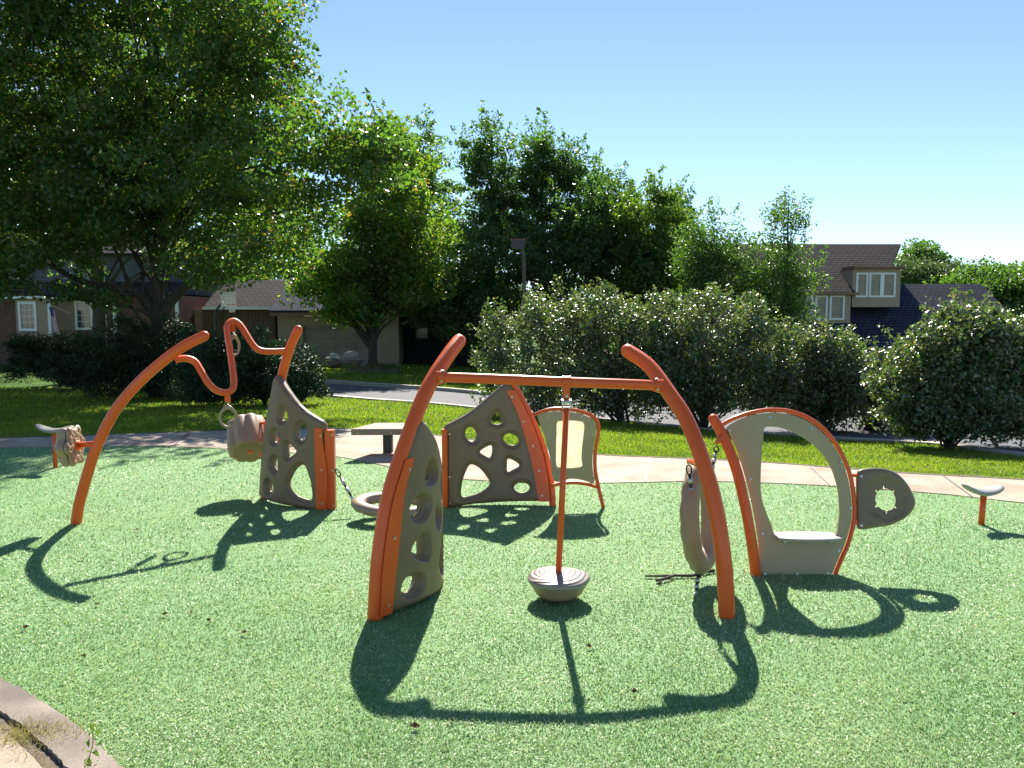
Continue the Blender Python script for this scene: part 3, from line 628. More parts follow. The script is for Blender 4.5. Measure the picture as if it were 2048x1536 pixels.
# trapeze rings
def hand_ring(Rp, label, yaw, s_=1.):
    t = thing('hand_ring', label, 'hand ring', Rp+[0, 0, -.07], 'hand rings hanging from the wavy bar')
    c = Rp+[0, 0, -.07]; d = np.array([math.cos(yaw), math.sin(yaw), 0])
    b = MB(); k = np.linspace(0, 2*math.pi, 20)
    for q in range(2):
        dd = d if q % 2 else np.array([-d[1], d[0], 0]); b.tube([c+[0, 0, -.012-.03*q]+dd*.009*math.cos(w_)+np.array([0, 0, .019*math.sin(w_)]) for w_ in k], .0038, 6, cap=False)
    b.obj('shackle', M['steel'], t, True)
    P = []
    for w_ in np.linspace(0, 2*math.pi, 40, endpoint=False):
        rx = .068*(1-.18*max(0, math.sin(w_))**3); P.append(c+[0, 0, -.135*s_]+d*rx*math.cos(w_)+np.array([0, 0, .078*math.sin(w_)*(1+.14*max(0, math.sin(w_))**4)]))
    P.append(P[0]); b = MB(); b.tube(P, [.0115+.007*max(0, math.sin(w_))**6 for w_ in np.linspace(0, 2*math.pi, 41)], 12, cap=False); b.obj('grip', M['pod'], t, True)
hand_ring(R1, 'oval grey grip ring hanging below the lowest dip of the wavy bar', .05)
hand_ring(R2+[.0, .03, 0], 'oval grey grip ring hanging under the peak of the wavy bar', 1.3)
# --- 5. arched panel with seat shelf (right)
ap = thing('play_shelf_panel', 'khaki arched panel with large opening, small shelf, orange rim and a brown side fin', 'play panel', (1.8, 4.88, 0))
RY = 4.88; RN = np.array([0, 1, -.24]); RN /= np.linalg.norm(RN); R0 = (0, RY, 0)
rp = lambda px, py: PL(px, py, R0, RN)
rb, rt = np.array([1.575, 4.87, 0]), np.array([1.35, 5.12, .985])
rpx = [(1512, 1152), (1504, 1090), (1491, 1015), (1473, 940), (1452, 885), (1436, 853), (1427, 838)]
PRf = smooth_path(px_pipe(rpx, rb, rt, None), 8); PRf[0][2] = -.02
b = MB(); b.tube(PRf, .0345, 18, dome=True); b.obj('arch_pipe', OR, ap, True)
rim = [(1442, 851), (1465, 838), (1500, 826), (1540, 820), (1580, 823), (1620, 838), (1655, 866), (1682, 905), (1700, 950), (1708, 1000), (1708, 1040), (1697, 1085), (1682, 1120), (1670, 1149)]
b = MB(); RM = smooth_path([rp(*q) for q in rim], 6); RM[-1][2] = -.02; b.tube(RM, .0145, 12); b.obj('rim_tube', OR, ap, True)
po_ = [(1453, 854), (1470, 843), (1502, 831), (1540, 826), (1578, 829), (1617, 844), (1650, 871), (1677, 908), (1694, 952), (1702, 1000), (1702, 1040), (1690, 1085), (1675, 1120), (1664, 1147), (1600, 1149), (1521, 1151), (1517, 1090), (1505, 1015), (1488, 945), (1470, 890)]
ho_ = [(1530, 855), (1560, 855), (1590, 866), (1620, 884), (1645, 908), (1662, 935), (1675, 975), (1678.5, 1010), (1677, 1040), (1669, 1073), (1640, 1082), (1600, 1080), (1555, 1076), (1540, 1045), (1528, 1015), (1521, 985), (1521, 940), (1523, 905), (1526, 875)]
def sz(p): return np.array([p[0], p[2]])
Sr = lambda s, z: np.array([s, RY+.24*z, z])
po2 = resample(np.array([sz(rp(*q)) for q in po_]), .02); po2 = resample(smooth_path(np.array([sz(rp(*q)) for q in po_[:14]]), 5), .02, False)
po2 = np.vstack([po2, resample(smooth_path(np.array([sz(rp(*q)) for q in po_[14:]]), 5), .02, False)])
ho2 = resample(smooth_path(np.array([sz(rp(*q)) for q in ho_]), 5, True), .018)
V, Fc = plate(po2, [ho2], Sr, .009, .06, ([0, .003], [.007, .009])); pnl = obj('arched_panel', V, Fc, M['panel'], ap)
for q in [(1459, 860), (1538, 834), (1622, 857), (1681, 923), (1699, 1015), (1676, 1100), (1654, 1146), (1592, 1147), (1529, 1147), (1524, 1066), (1500, 957)]:
    bolt(rp(*q)+np.array([0, -.01, 0]), (0, -1, .24), pnl)
sh = [rp(1553, 1078), rp(1676, 1080)]; zs = sh[0][2]+.0; x0, x1 = sh[0][0], sh[1][0]; so = []
for t in np.linspace(0, 1, 24): so.append((x0-.004+(x1-x0+.008)*t, 4.935-.055-.035*math.sin(math.pi*t)**.6))
for t in np.linspace(1, 0, 14): so.append((x0+(x1-x0)*t, 5.02+.02*math.sin(math.pi*t)))
zsh = D(1615, 1080, 4.86)[2]
V, Fc = plate(np.array(so)[::-1], [], lambda s, y: np.array([s, y, zsh]), .008, .05); shf = obj('shelf', V, Fc, M['grey_seat'], ap)
for px in (1568, 1614, 1660):
    p = rp(px, 1092); b = MB(); b.box((p[0]-.02, p[1]-.045, zsh-.012), (p[0]+.02, p[1]-.006, zsh-.008-.0005)); b.tube([(p[0], p[1]-.006, zsh-.022), (p[0], p[1]-.016, zsh-.022)], .019, 14); br = b.obj('shelf_bracket', M['grey_seat'], ap); bolt((p[0], p[1]-.018, zsh-.022), (0, -1, 0), br)
# fin
fo = [(1717, 941), (1730, 937), (1752, 935.5), (1775, 939), (1797, 950), (1815, 970), (1827, 995), (1829, 1010), (1820, 1026), (1800, 1041), (1775, 1051), (1745, 1056), (1722, 1059), (1714, 1050), (1713, 1000), (1713, 955)]
fo2 = resample(smooth_path(np.array([sz(rp(*q)) for q in fo]), 6, True), .012)
hc = sz(rp(1771, 999)); aa = np.linspace(0, 2*math.pi, 150, endpoint=False); rr = .070*(1+.0*aa)
for a0 in (1.65, .75, 2.4, 3.7, 5.6, 4.7): rr = rr+.020*np.exp(-((np.angle(np.exp(1j*(aa-a0))))/.09)**4)
gh = np.stack([hc[0]+rr*np.cos(aa)*.98, hc[1]+rr*np.sin(aa)], 1)
V, Fc = plate(fo2, [gh], Sr, .026, .022, ([0, .006, .016, .03], [.008, .018, .025, .028]), ([0, .012, .045, .06, .075], [.006, .009, .012, .024, .028]), (.006, .016, .03, .045, .06, .075))
fin = obj('fin_panel', V, Fc, M['tan'], ap, True)
for q in [(1719, 951), (1719, 1049)]: bolt(rp(*q)+np.array([0, -.026, 0]), (0, -1, .2), fin)
for q in (951, 1046): b = MB(); b.tube([rp(1704, q), rp(1722, q)], .011, 8); b.obj('fin_bracket', OR, ap)
# --- 6. hanging tyre-shaped rings
def swing_ring(name, label, c, nrm, up, a_, b_, links, group, hw=.115, ss=1.):
    """oval moulded ring: c centre, nrm axis, up long axis direction"""
    t = thing(name, label, 'ring swing', c, group); nrm = np.array(nrm, float); nrm /= np.linalg.norm(nrm); up = np.array(up, float); up -= nrm*np.dot(up, nrm); up /= np.linalg.norm(up); sd_ = np.cross(nrm, up)
    V = []; n, m = 96, 16
    sec = [(-.085, -.03), (-.075, -.055), (-.03, -.075), (.03, -.07), (.07, -.045), (.088, -.01), (.085, .03), (.06, .058), (.02, .07), (-.02, .066), (-.055, .05), (-.078, .015)]
    m = len(sec)
    for i in range(n):
        t_ = 2*math.pi*i/n; rd = math.cos(t_)*up*a_+math.sin(t_)*sd_*b_; ru = rd/np.linalg.norm(rd); sc = .009*math.sin(14*t_)
        for (r_, h_) in sec:
            r_ = r_*ss
            g = max(0, r_/.088)*max(0, -h_/.075); V.append(c+rd+ru*(r_*1.0+sc*g*.9)+nrm*(h_*hw/.075-sc*g))
    Fc = [(i*m+k, i*m+(k+1) % m, ((i+1) % n)*m+(k+1) % m, ((i+1) % n)*m+k) for i in range(n) for k in range(m)]
    obj('moulded_ring', V, Fc, M['pod'], t, True)
    for (p, q) in links:
        p, q = np.array(p, float), np.array(q, float); L = q-p; nL = L/np.linalg.norm(L)
        ch = MB(); ch.tube([p+L*.22, q-L*.08], .0095, 8); co = ch.obj('cable', M['black'], t, True)
        sh_ = MB(); e = np.cross(nL, [0, 1, 0]); e /= np.linalg.norm(e)
        sh_.tube([p+L*.13+L*.13*math.cos(w_)+e*.016*math.sin(w_) for w_ in np.linspace(0, 2*math.pi, 16)], .005, 6, cap=False); sh_.obj('shackle', M['black'], co, True)
        for f in (.36, .62): s2 = MB(); s2.tube([p+L*f, p+L*(f+.14)], .0145, 10); s2.obj('ferrule', M['steel'], co, True)
        s3 = MB(); s3.tube([q-L*.1, q], .012, 8); s3.tube([q-[0, 0, .008], q+[0, 0, .008]], .016, 8); s3.obj('end_fitting', M['steel'], co)
c1 = D(1402, 1032, 4.74); n1 = np.array([.82, -.56, .10])
swing_ring('ring_swing', 'oval pale brown ring hung upright between the right arch and the arched panel', c1, n1, (.10, .15, 1), .285, .18,
           [(D(1377, 930, 4.60), D(1385, 1003, 4.60)), (D(1434, 893, 4.98), D(1425, 935, 4.9)), (D(1397, 1142, 4.66), G(1392, 1188))], 'moulded ring swings', .06, .8)
c2 = np.array([-.98, 6.28, .125])
swing_ring('ring_swing', 'oval pale brown ring hung nearly flat behind the near left arch', c2, (.05, -.12, 1), (1, 0, .03), .285, .18,
           [(D(672, 938, 6.62), D(706, 1000, 6.42)), ((x-.02, 6.66, .38), (-.72, 6.45, .22))], 'moulded ring swings', .045, .75)
b = MB(); p = D(1377, 922, 4.62); q = nearest_px(PRn, 925); b.tube([p, q], [.012, .035], 10); b.tube([p+[0, 0, .012], p+[0, 0, -.016]], .011, 8); b.obj('swing_bracket', OR, fr)
b = MB(); p = D(1433, 886, 4.98); q = nearest_px(PRf, 872); b.tube([p, q], [.012, .03], 10); b.obj('swing_bracket', OR, ap)
# --- 7. saddle seats on posts
def saddle(pb, zt, hwid, label, yaw=0, cut=0):
    t = thing('saddle_seat', label, 'seat', pb, 'saddle seats on single posts'); b = MB(); b.tube([pb+[0, 0, -.02], pb+[0.01, 0, zt-.02]], .0235, 16); b.obj('post', OR, t, True)
    V = []; n = 25; k_ = 14; cy, sy = math.cos(yaw), math.sin(yaw)
    for i in range(n):
        u_ = -1+2*i/(n-1); x_ = u_*hwid; zc = zt+.05*abs(u_)**1.7+(.018 if u_ < 0 else 0)*abs(u_)**2; wy = .085*(1-abs(u_)**3.5*.55); th = .016+.012*(1-abs(u_)); e = (1-abs(u_)**12)**.5 if abs(u_) < 1 else .35
        for k in range(k_):
            a_ = 2*math.pi*k/k_; yy_ = wy*math.cos(a_)*max(e, .3); zz_ = th*math.sin(a_)*max(e, .4)+(-.010*(1-(math.cos(a_))**2)*0); V.append(pb+[x_*cy-yy_*sy, x_*sy+yy_*cy, zc+zz_])
    Fc = [(i*k_+k, i*k_+(k+1) % k_, (i+1)*k_+(k+1) % k_, (i+1)*k_+k) for i in range(n-1) for k in range(k_)]+[tuple(range(k_))[::-1], tuple(range((n-1)*k_, n*k_))]
    obj('saddle', V, Fc, M['grey_seat'], t, True)
saddle(G(1962, 1050), D(1964, 985, 6.1)[2], .17, 'small grey saddle seat on an orange post at the right edge of the turf', .1)
saddle(G(111, 936), D(108, 863, 8.45)[2], .20, 'small grey saddle seat on an orange post behind the flower wheel at left', -.1)
# --- 8. bench
bn = thing('slab_bench', 'low slab bench with wood-look top on one dark square pedestal', 'bench', G(775, 908))
y0 = 9.12; zb = D(760, 858, y0)[2]; xa = D(702, 860, y0)[0]; xb = xa+.86
bm = MB(); bm.add([(xa, y0, zb-.075), (xb, y0+.02, zb-.075), (xb-.02, y0+.55, zb-.075), (xa+.20, y0+.55, zb-.075), (xa, y0, zb), (xb, y0+.02, zb), (xb-.02, y0+.55, zb), (xa+.20, y0+.55, zb)], [(0, 3, 2, 1), (4, 5, 6, 7), (0, 1, 5, 4), (1, 2, 6, 5), (2, 3, 7, 6), (3, 0, 4, 7)])
bm.obj('bench_top', M['wood'], bn)
g = G(775, 908); bm = MB(); bm.box((g[0]-.055, g[1], 0.01), (g[0]+.055, g[1]+.11, zb-.076)); bm.obj('pedestal', M['darksteel'], bn)
for px in (715, 782): bolt(D(px, 866, y0-.001), (0, -1, 0), bn)
# --- 9. twig and debris
tw = MB(); P = [G(*q)+[0, 0, .02] for q in [(1290, 1158), (1325, 1158), (1350, 1157), (1385, 1157), (1412, 1150), (1428, 1147)]]; tw.tube(smooth_path(P, 3), np.linspace(.006, .012, 16)[:16], 6)
tw.tube(smooth_path([G(1350, 1157)+[0, 0, .024], G(1325, 1166)+[0, 0, .024], G(1311, 1167)+[0, 0, .02]], 3), .009, 6); tw.tube([G(1325, 1166)+[0, 0, .02], G(1316, 1173)+[0, 0, .015]], .007, 5)
tag(tw.obj('fallen_stick', M['bark'], None, True, G(1350, 1157)), 'forked dry stick lying on the turf under the upright ring', 'stick')
M['dryleaf'] = mat('dry_leaf', (.10, .045, .02), (.25, .12, .05), 30, .7)
for i, (px, py) in enumerate([(195, 1214), (275, 1064), (165, 1122), (330, 1235), (418, 1248), (487, 1272), (52, 1262), (168, 1320), (1060, 1050), (1645, 982), (2028, 1437), (830, 1463), (380, 1232), (905, 1450), (1268, 1392), (1180, 1300)]):
    c = G(px, py)+[0, 0, .018]; s_ = random.uniform(.012, .026); a_ = random.uniform(0, 6.28); V = []
    for k in range(8): t_ = 2*math.pi*k/8; q = s_*(1 if k % 2 else .55); V.append(c+[q*math.cos(t_+a_), q*.7*math.sin(t_+a_), random.uniform(0, .016)])
    V.append(c+[0, 0, -.003]); Fc = [(k, (k+1) % 8, 8) for k in range(8)]
    tag(obj('dry_leaf', V, Fc, M['dryleaf'], None, False, c), 'small curled brown dry leaf lying on the green turf', 'dry leaf', 'dry leaves scattered on the turf')

# ================================================ trees and shrubs
def leaf_cloud(C, size, flat_=0., asp=.62, r=rng, nrm_up=.0):
    """one folded leaf (two triangles) per point"""
    n = len(C); d = r.normal(size=(n, 3)); d[:, 2] -= flat_; d /= np.linalg.norm(d, axis=1)[:, None]
    q = r.normal(size=(n, 3)); q[:, 2] += nrm_up; s_ = np.cross(d, q); s_ /= np.linalg.norm(s_, axis=1)[:, None]; nn = np.cross(s_, d)
    L = size*r.uniform(.6, 1.3, n)[:, None]; W = L*asp*.5; f = L*.12
    V = np.stack([C-d*L*.5, C+s_*W+nn*f-d*L*.08, C+d*L*.5, C-s_*W+nn*f-d*L*.08], 1).reshape(-1, 3); b = np.arange(n)*4
    return V, np.concatenate([np.column_stack([b, b+1, b+2]), np.column_stack([b, b+2, b+3])])
def clump_points(blobs, ncl, r=rng, shell=.55):
    vol = np.array([b[1][0]*b[1][1]*b[1][2] for b in blobs])**.72; vol /= vol.sum(); out = []
    for (c, rad), f in zip(blobs, vol):
        k = max(2, int(round(ncl*f))); d = r.normal(size=(k, 3)); d /= np.linalg.norm(d, axis=1)[:, None]
        u = r.uniform(shell**3, 1, k)**(1/3)*r.choice([.85, 1., 1.12, 1.28], k, p=[.3, .38, .22, .10]); out.append(np.array(c)+d*u[:, None]*np.array(rad))
    return np.vstack(out)
def crown_leaves(cl, nl, cr, flatz=.6, r=rng):
    n = len(cl); per = r.poisson(nl/n, n); idx = np.repeat(np.arange(n), per); g = r.normal(size=(len(idx), 3)); g = g/np.maximum(1, np.linalg.norm(g, axis=1)/1.7)[:, None]
    sc = cr*r.uniform(.6, 1.35, n)[idx][:, None]*.55; return cl[idx]+g*sc*np.array([1, 1, flatz])
def limbs(mb, base, cl, r0, k=40, start=(.3, .8), r=rng, thin=.018, trunk_top=None, wob=.25):
    base = np.array(base, float); top = np.array(trunk_top, float); m = 9
    Tk = np.array([base+(top-base)*t+np.array([r.normal(0, wob*.25), r.normal(0, wob*.25), 0])*math.sin(math.pi*t) for t in np.linspace(0, 1, m)])
    mb.tube(smooth_path(Tk, 3), np.interp(np.linspace(0, 1, (m-1)*3+1), [0, .06, .15, 1], [r0*1.45, r0*1.1, r0, r0*.25]), 12)
    pick = r.choice(len(cl), min(k, len(cl)), replace=False)
    for i in pick:
        e = cl[i]; dz = (e[2]-base[2])/(top[2]-base[2]); t = np.clip(r.uniform(*start)*min(1, max(dz, .25)), .08, .95); p0 = base+(top-base)*t
        L = np.linalg.norm(e-p0); mid = p0+(e-p0)*.5+r.normal(0, .07*L, 3)+[0, 0, .06*L]; q = p0+(e-p0)*.18+[0, 0, .07*L]
        rr = r0*(1-t*.72)*r.uniform(.28, .5); P = smooth_path([p0, q, mid, e], 4); mb.tube(P, np.linspace(rr, thin, len(P)), 7, cap=False)
def tree(name, label, base, blobs, ncl, nl, leaf, cr, r0, mt, group=None, k=30, flatz=.6, asp=.62, top=None, start=(.3, .8), cat='tree', loc_seed=1, nrm_up=.3, flat_=.2, shell=.55, extra=None, thin=.015, shoots=0, sh_h=1.0):
    r = np.random.default_rng(loc_seed); t = thing(name, label, cat, base, group)
    cl = clump_points(blobs, ncl, r, shell); P = crown_leaves(cl, nl, cr, flatz, r)
    for _ in range(shoots):                                     # ragged upright shoots standing out of the crown
        c_, rd_ = blobs[r.integers(len(blobs))]; a_ = r.uniform(-1.3, 1.3); ph = r.uniform(0, 2*math.pi); d_ = np.array([math.sin(a_)*math.cos(ph), math.sin(a_)*math.sin(ph), math.cos(a_)])
        p_ = np.array(c_)+d_*np.array(rd_)*r.uniform(.85, 1.0); hh = sh_h*r.uniform(.4, 1.1); m_ = int(14+hh*22*(.2/leaf)**.5); tt = r.uniform(0, 1, m_)
        P = np.vstack([P, p_+np.outer(tt, (d_*np.array([.9, .9, .3])+[0, 0, .7])*hh)+r.normal(0, 1, (m_, 3))*(leaf*(1.25-tt))[:, None]])
    P = P[P[:, 2] > gz(P[:, 0], P[:, 1])+.05]
    V, Fc = leaf_cloud(P, leaf, flat_, asp, r, nrm_up); obj('crown', V, Fc, mt, t)
    if top is None: top = np.array([base[0], base[1], max(c[2]+rd[2]*.5 for c, rd in blobs)])
    mb = MB(); limbs(mb, np.array(base)-[0, 0, .05], cl, r0, k, start, r, thin, top)
    if extra: extra(mb)
    mb.obj('trunk', M['bark'], t, True); return t
def B(px, py, Y, rx, ry, dm=None):
    """ellipsoid blob seen at a pixel: radii given in pixels at that depth"""
    c = D(px, py, Y); s_ = Y*1.004/F; return (c, (rx*s_, (dm if dm is not None else rx*s_*.8), ry*s_))
# big maple on the left lawn
Yt = 21.2; mb_ = GP(315, 792); base = np.array([D(316, 650, Yt)[0], Yt, float(gz(D(316, 650, Yt)[0], Yt))])
def big_limbs(mb):
    for pts, ra in [([(312, 640), (290, 600), (262, 580), (200, 573), (140, 552), (90, 520), (45, 495), (-40, 470)], .13),
                    ([(318, 640), (335, 605), (372, 570), (420, 545), (480, 520), (560, 500), (640, 480)], .15),
                    ([(316, 650), (350, 600), (392, 565), (450, 548), (520, 548)], .09),
                    ([(308, 640), (275, 590), (255, 560), (240, 520), (215, 470)], .08), ([(314, 560), (330, 480), (390, 400), (470, 330), (560, 260)], .11), ([(314, 540), (280, 430), (200, 340), (120, 260)], .11)]:
        P = smooth_path([D(*q, Yt-.15*i) for i, q in enumerate(pts)], 4); mb.tube(P, np.linspace(ra, .03, len(P)), 9, cap=False)
tree('maple_tree', 'huge spreading dark green maple filling the left side, behind the low dark hedge', base,
     [B(290, 120, 21, 290, 220, 4.0), B(60, 200, 20.5, 260, 260, 4.0), B(470, 170, 19.5, 150, 180, 2.4), B(120, 400, 20.5, 260, 110, 3.6), B(380, 390, 20, 230, 110, 3.4), B(620, 330, 18.2, 170, 120, 2.2), B(300, -120, 20.5, 290, 200, 3.8), B(570, 490, 18.5, 120, 45, 1.6), B(-150, 300, 20, 220, 330, 3.6), B(50, 505, 19.3, 130, 42, 1.8), B(700, 300, 18, 90, 75, 1.6), B(770, 330, 17.5, 50, 50, 1.2), B(160, 590, 19.4, 90, 18, .9), B(40, 575, 19, 60, 22, .9), B(430, 530, 19.3, 130, 34, 1.4), B(480, 40, 18, 110, 110, 2), B(-60, -100, 18, 200, 180, 3)],
     1150, 175000, .132, .62, .20, M['maple'], k=46, shoots=90, sh_h=.9, top=D(310, 60, Yt), loc_seed=3, extra=big_limbs, shell=.35, flatz=.5)
tree('shade_tree', 'dense shade tree mostly hidden behind the huge spreading maple', (D(200, 650, 30)[0], 30, float(gz(-16, 30))),
     [B(230, 330, 30, 250, 170, 4), B(450, 400, 29.5, 150, 110, 3), B(30, 380, 30, 170, 170, 4), B(560, 420, 29, 60, 60, 2), B(330, 200, 30, 200, 160, 3.5)], 420, 60000, .18, 1.0, .25, M['wood_leaf'], k=24, loc_seed=9, shell=.25)
# street maple in a round planter
Ys = 37.5; bs = GP(745, 742); Ys = bs[1]
def s_limb(mb):
    P = smooth_path([D(*q, Ys) for q in [(745, 697), (728, 678), (712, 655), (700, 630), (690, 600)]], 4); mb.tube(P, np.linspace(.15, .05, len(P)), 8)
tree('maple_tree', 'bright green maple with forked trunk growing from a round brick planter', bs,
     [B(760, 520, Ys, 115, 95, 2.8), B(690, 570, Ys-1, 80, 60, 2), B(840, 480, Ys-1, 60, 75, 1.6), B(760, 430, Ys, 90, 70, 2), B(800, 330, Ys, 60, 70, 1.6), B(820, 570, Ys-.5, 65, 40, 1.6), B(650, 590, Ys-1.5, 60, 28, 1), B(740, 620, Ys-.5, 95, 30, 1.6)],
     300, 36000, .19, .8, .20, M['maple_light'], k=40, shoots=120, sh_h=1.3, top=D(752, 430, Ys), loc_seed=5, extra=s_limb, shell=.35)
# woodland trees behind
wl = [('tall dark green tree directly behind the light pole on its left', 850, 46, [(845, 340, 50, 85), (850, 480, 90, 130), (800, 400, 60, 120)], M['wood_leaf']),
      ('tall twin-topped tree with ragged pointed tips at the centre of the skyline', 985, 44, [(945, 330, 26, 62), (968, 300, 14, 45), (990, 350, 30, 70), (1000, 430, 80, 110), (970, 520, 90, 90)], M['wood_leaf']),
      ('tall airy tree right of the twin-topped one, sky showing through its crown', 1085, 45, [(1070, 320, 22, 52), (1100, 345, 60, 60), (1145, 350, 30, 35), (1120, 400, 60, 50), (1070, 470, 90, 100)], M['wood_leaf']),
      ('dark lower tree standing behind the light pole on its right', 1120, 40, [(1110, 530, 110, 90), (1180, 470, 70, 80)], M['wood_leaf']),
      ('mid green tree on the sloping tree line above the pinkish shrubs', 1215, 43, [(1190, 400, 14, 40), (1240, 410, 16, 36), (1215, 440, 55, 50), (1230, 520, 90, 80)], M['wood_leaf']),
      ('pale lime green tree at the right end of the woodland row', 1310, 39, [(1300, 450, 70, 55), (1320, 520, 70, 60), (1290, 560, 60, 50)], M['lime_leaf']),
      ('small dark tree peeking out behind the lime green tree', 1352, 48, [(1350, 460, 32, 50), (1350, 540, 40, 60)], M['wood_leaf']),
      ('dark shaded tree filling the gap behind the street maple', 900, 40, [(905, 560, 110, 110), (930, 640, 90, 60)], M['wood_leaf'])]
for i, (lab, px, Y, bl, mt) in enumerate(wl):
    x = D(px, 650, Y)[0]; b0 = (x, Y, float(gz(x, Y)))
    tree('woodland_tree', lab, b0, [B(a, b_, Y, c, d, max(1.6, c*Y/F*.8)) for a, b_, c, d in bl]+[B(px, 625, Y+1, 90, 40, 2)], 260, 26000, .19, .6, .17, mt, 'woodland trees beyond the road', k=26, loc_seed=20+i, shell=.3, shoots=70, sh_h=1.5)
# two birch-like trees before the right house
for lab, px, Y, bl, nlv, sd_ in [('feathery olive green tree standing left of the brown roof', 1430, 30, [(1425, 500, 62, 60), (1440, 570, 75, 60), (1400, 540, 50, 60)], 15000, 41),
                            ('slender tree with a thin wispy top rising above the brown roof ridge', 1570, 29, [(1572, 440, 26, 42), (1545, 530, 66, 55), (1590, 560, 40, 50), (1560, 620, 60, 50), (1520, 600, 50, 60), (1565, 650, 45, 40)], 16000, 42)]:
    x = D(px, 650, Y)[0]; b0 = (x, Y, float(gz(x, Y)))
    tree('birch_tree', lab, b0, [B(a, b_, Y, c, d, 1.2) for a, b_, c, d in bl], 130, nlv, .11, .6, .09, M['wood_leaf'] if sd_ == 41 else M['wood_leaf'], k=36, loc_seed=sd_, shell=.2, thin=.012, shoots=50, sh_h=.8)
for lab, bl, Y, n_, le, mt, sd_ in [
    ('round dark tree rising behind the right end of the brown roof', [(1845, 510, 42, 32), (1830, 545, 50, 30), (1870, 550, 36, 30)], 62, 9000, .26, M['wood_leaf'], 51),
    ('pale green rounded tree low behind the lower roof ridge', [(1860, 555, 60, 22), (1820, 550, 40, 22)], 55, 7000, .22, M['lime_far'], 52),
    ('mid green tree behind the lower roof, near the right edge', [(1950, 570, 55, 40), (1920, 600, 50, 40)], 50, 9000, .22, M['wood_leaf'], 53),
    ('broad dark tree at the right edge beyond the lower roof', [(2020, 600, 70, 60), (2060, 570, 80, 40)], 46, 12000, .22, M['wood_leaf'], 54),
    ('dark tree behind the garage roofs, filling the gap between the two maples', [(580, 560, 70, 45), (520, 540, 60, 50), (640, 540, 60, 60)], 56, 9000, .24, M['wood_leaf'], 56),
    ('dark tree behind the grey upper storey of the left house', [(300, 560, 160, 80), (120, 540, 120, 80), (450, 560, 110, 60)], 52, 14000, .24, M['wood_leaf'], 55)]:
    px = bl[0][0]; x = D(px, 650, Y)[0]
    tree('distant_tree', lab, (x, Y, float(gz(x, Y))), [B(a, b_, Y, c, d, 2.2) for a, b_, c, d in bl], 90, n_, le, 1.0, .2, mt, 'trees behind the houses', k=18, loc_seed=sd_, shell=.25)
# flowering / glossy shrubs between lawn and road
def stems(b0, Y, bl):
    def f(mb):
        rr = np.random.default_rng(int(b0[0]*100) % 997)
        for _ in range(11):
            a, b_, c, d = bl[rr.integers(len(bl))]; e = D(a+rr.uniform(-.5, .5)*c, b_+rr.uniform(-.2, .5)*d, Y+rr.uniform(-.6, .6)); p0 = np.array([b0[0]+rr.normal(0, .09), Y+rr.normal(0, .08), float(gz(b0[0], Y))-.05])
            q = p0+(e-p0)*.45+[0, 0, .18*abs(e[0]-p0[0])]; P = smooth_path([p0, q, e], 5); mb.tube(P, np.linspace(rr.uniform(.022, .04), .008, len(P)), 6, cap=False)
    return f
def shrub(lab, bpx, bl, ncl, nl, sd_, dY=0, leaf=.082, mt=None, dm=.75):
    b0 = GP(*bpx); Y = b0[1]+dY; t = tree('shrub', lab, b0,  [B(a, b_, Y, c, d, max(dm, c*Y/F*.75)) for a, b_, c, d in bl], int(ncl*1.6), int(nl*.95), leaf, .30, .05, mt or M['shrub_leaf'], 'large shrubs along the lawn edge', k=60, loc_seed=sd_, shell=.3, cat='shrub',
                          shoots=110, sh_h=.42, extra=stems(b0, Y, bl), start=(.02, .35), flatz=.8, thin=.006, top=None, nrm_up=1.3, flat_=0)
    return t
shrub('spreading pinkish white glinting shrub behind the crossbar, leftmost of the row', (1240, 843), [(1110, 645, 120, 62), (1310, 660, 70, 65), (1010, 700, 62, 55), (1200, 650, 110, 60), (1130, 730, 150, 70), (1060, 775, 100, 55), (1260, 720, 110, 80), (1150, 800, 100, 32), (1290, 790, 70, 40)], 200, 36000, 61)
shrub('tall dense dark shrub directly above the arched khaki panel', (1410, 858), [(1420, 655, 120, 66), (1330, 730, 70, 80), (1520, 690, 80, 70), (1400, 740, 130, 80), (1470, 780, 110, 60), (1380, 800, 90, 40), (1540, 770, 50, 60)], 190, 32000, 62)
shrub('narrower shrub with yellow-green shoots between the two biggest shrubs', (1645, 862), [(1650, 725, 72, 60), (1590, 760, 50, 60), (1640, 790, 80, 60), (1690, 760, 45, 50), (1650, 825, 75, 30)], 120, 20000, 63)
shrub('small shrub tucked against the left side of the rightmost shrub', (1765, 868), [(1765, 775, 42, 45), (1770, 820, 45, 30)], 50, 9000, 65, .8)
shrub('large rounded shrub at the right edge beside the road', (1895, 896), [(1930, 680, 85, 75), (1880, 740, 120, 80), (1960, 740, 110, 85), (1830, 800, 80, 55), (1930, 820, 120, 45), (2000, 790, 70, 60), (2030, 720, 50, 70), (1860, 840, 90, 30), (2000, 850, 60, 25)], 240, 46000, 64)
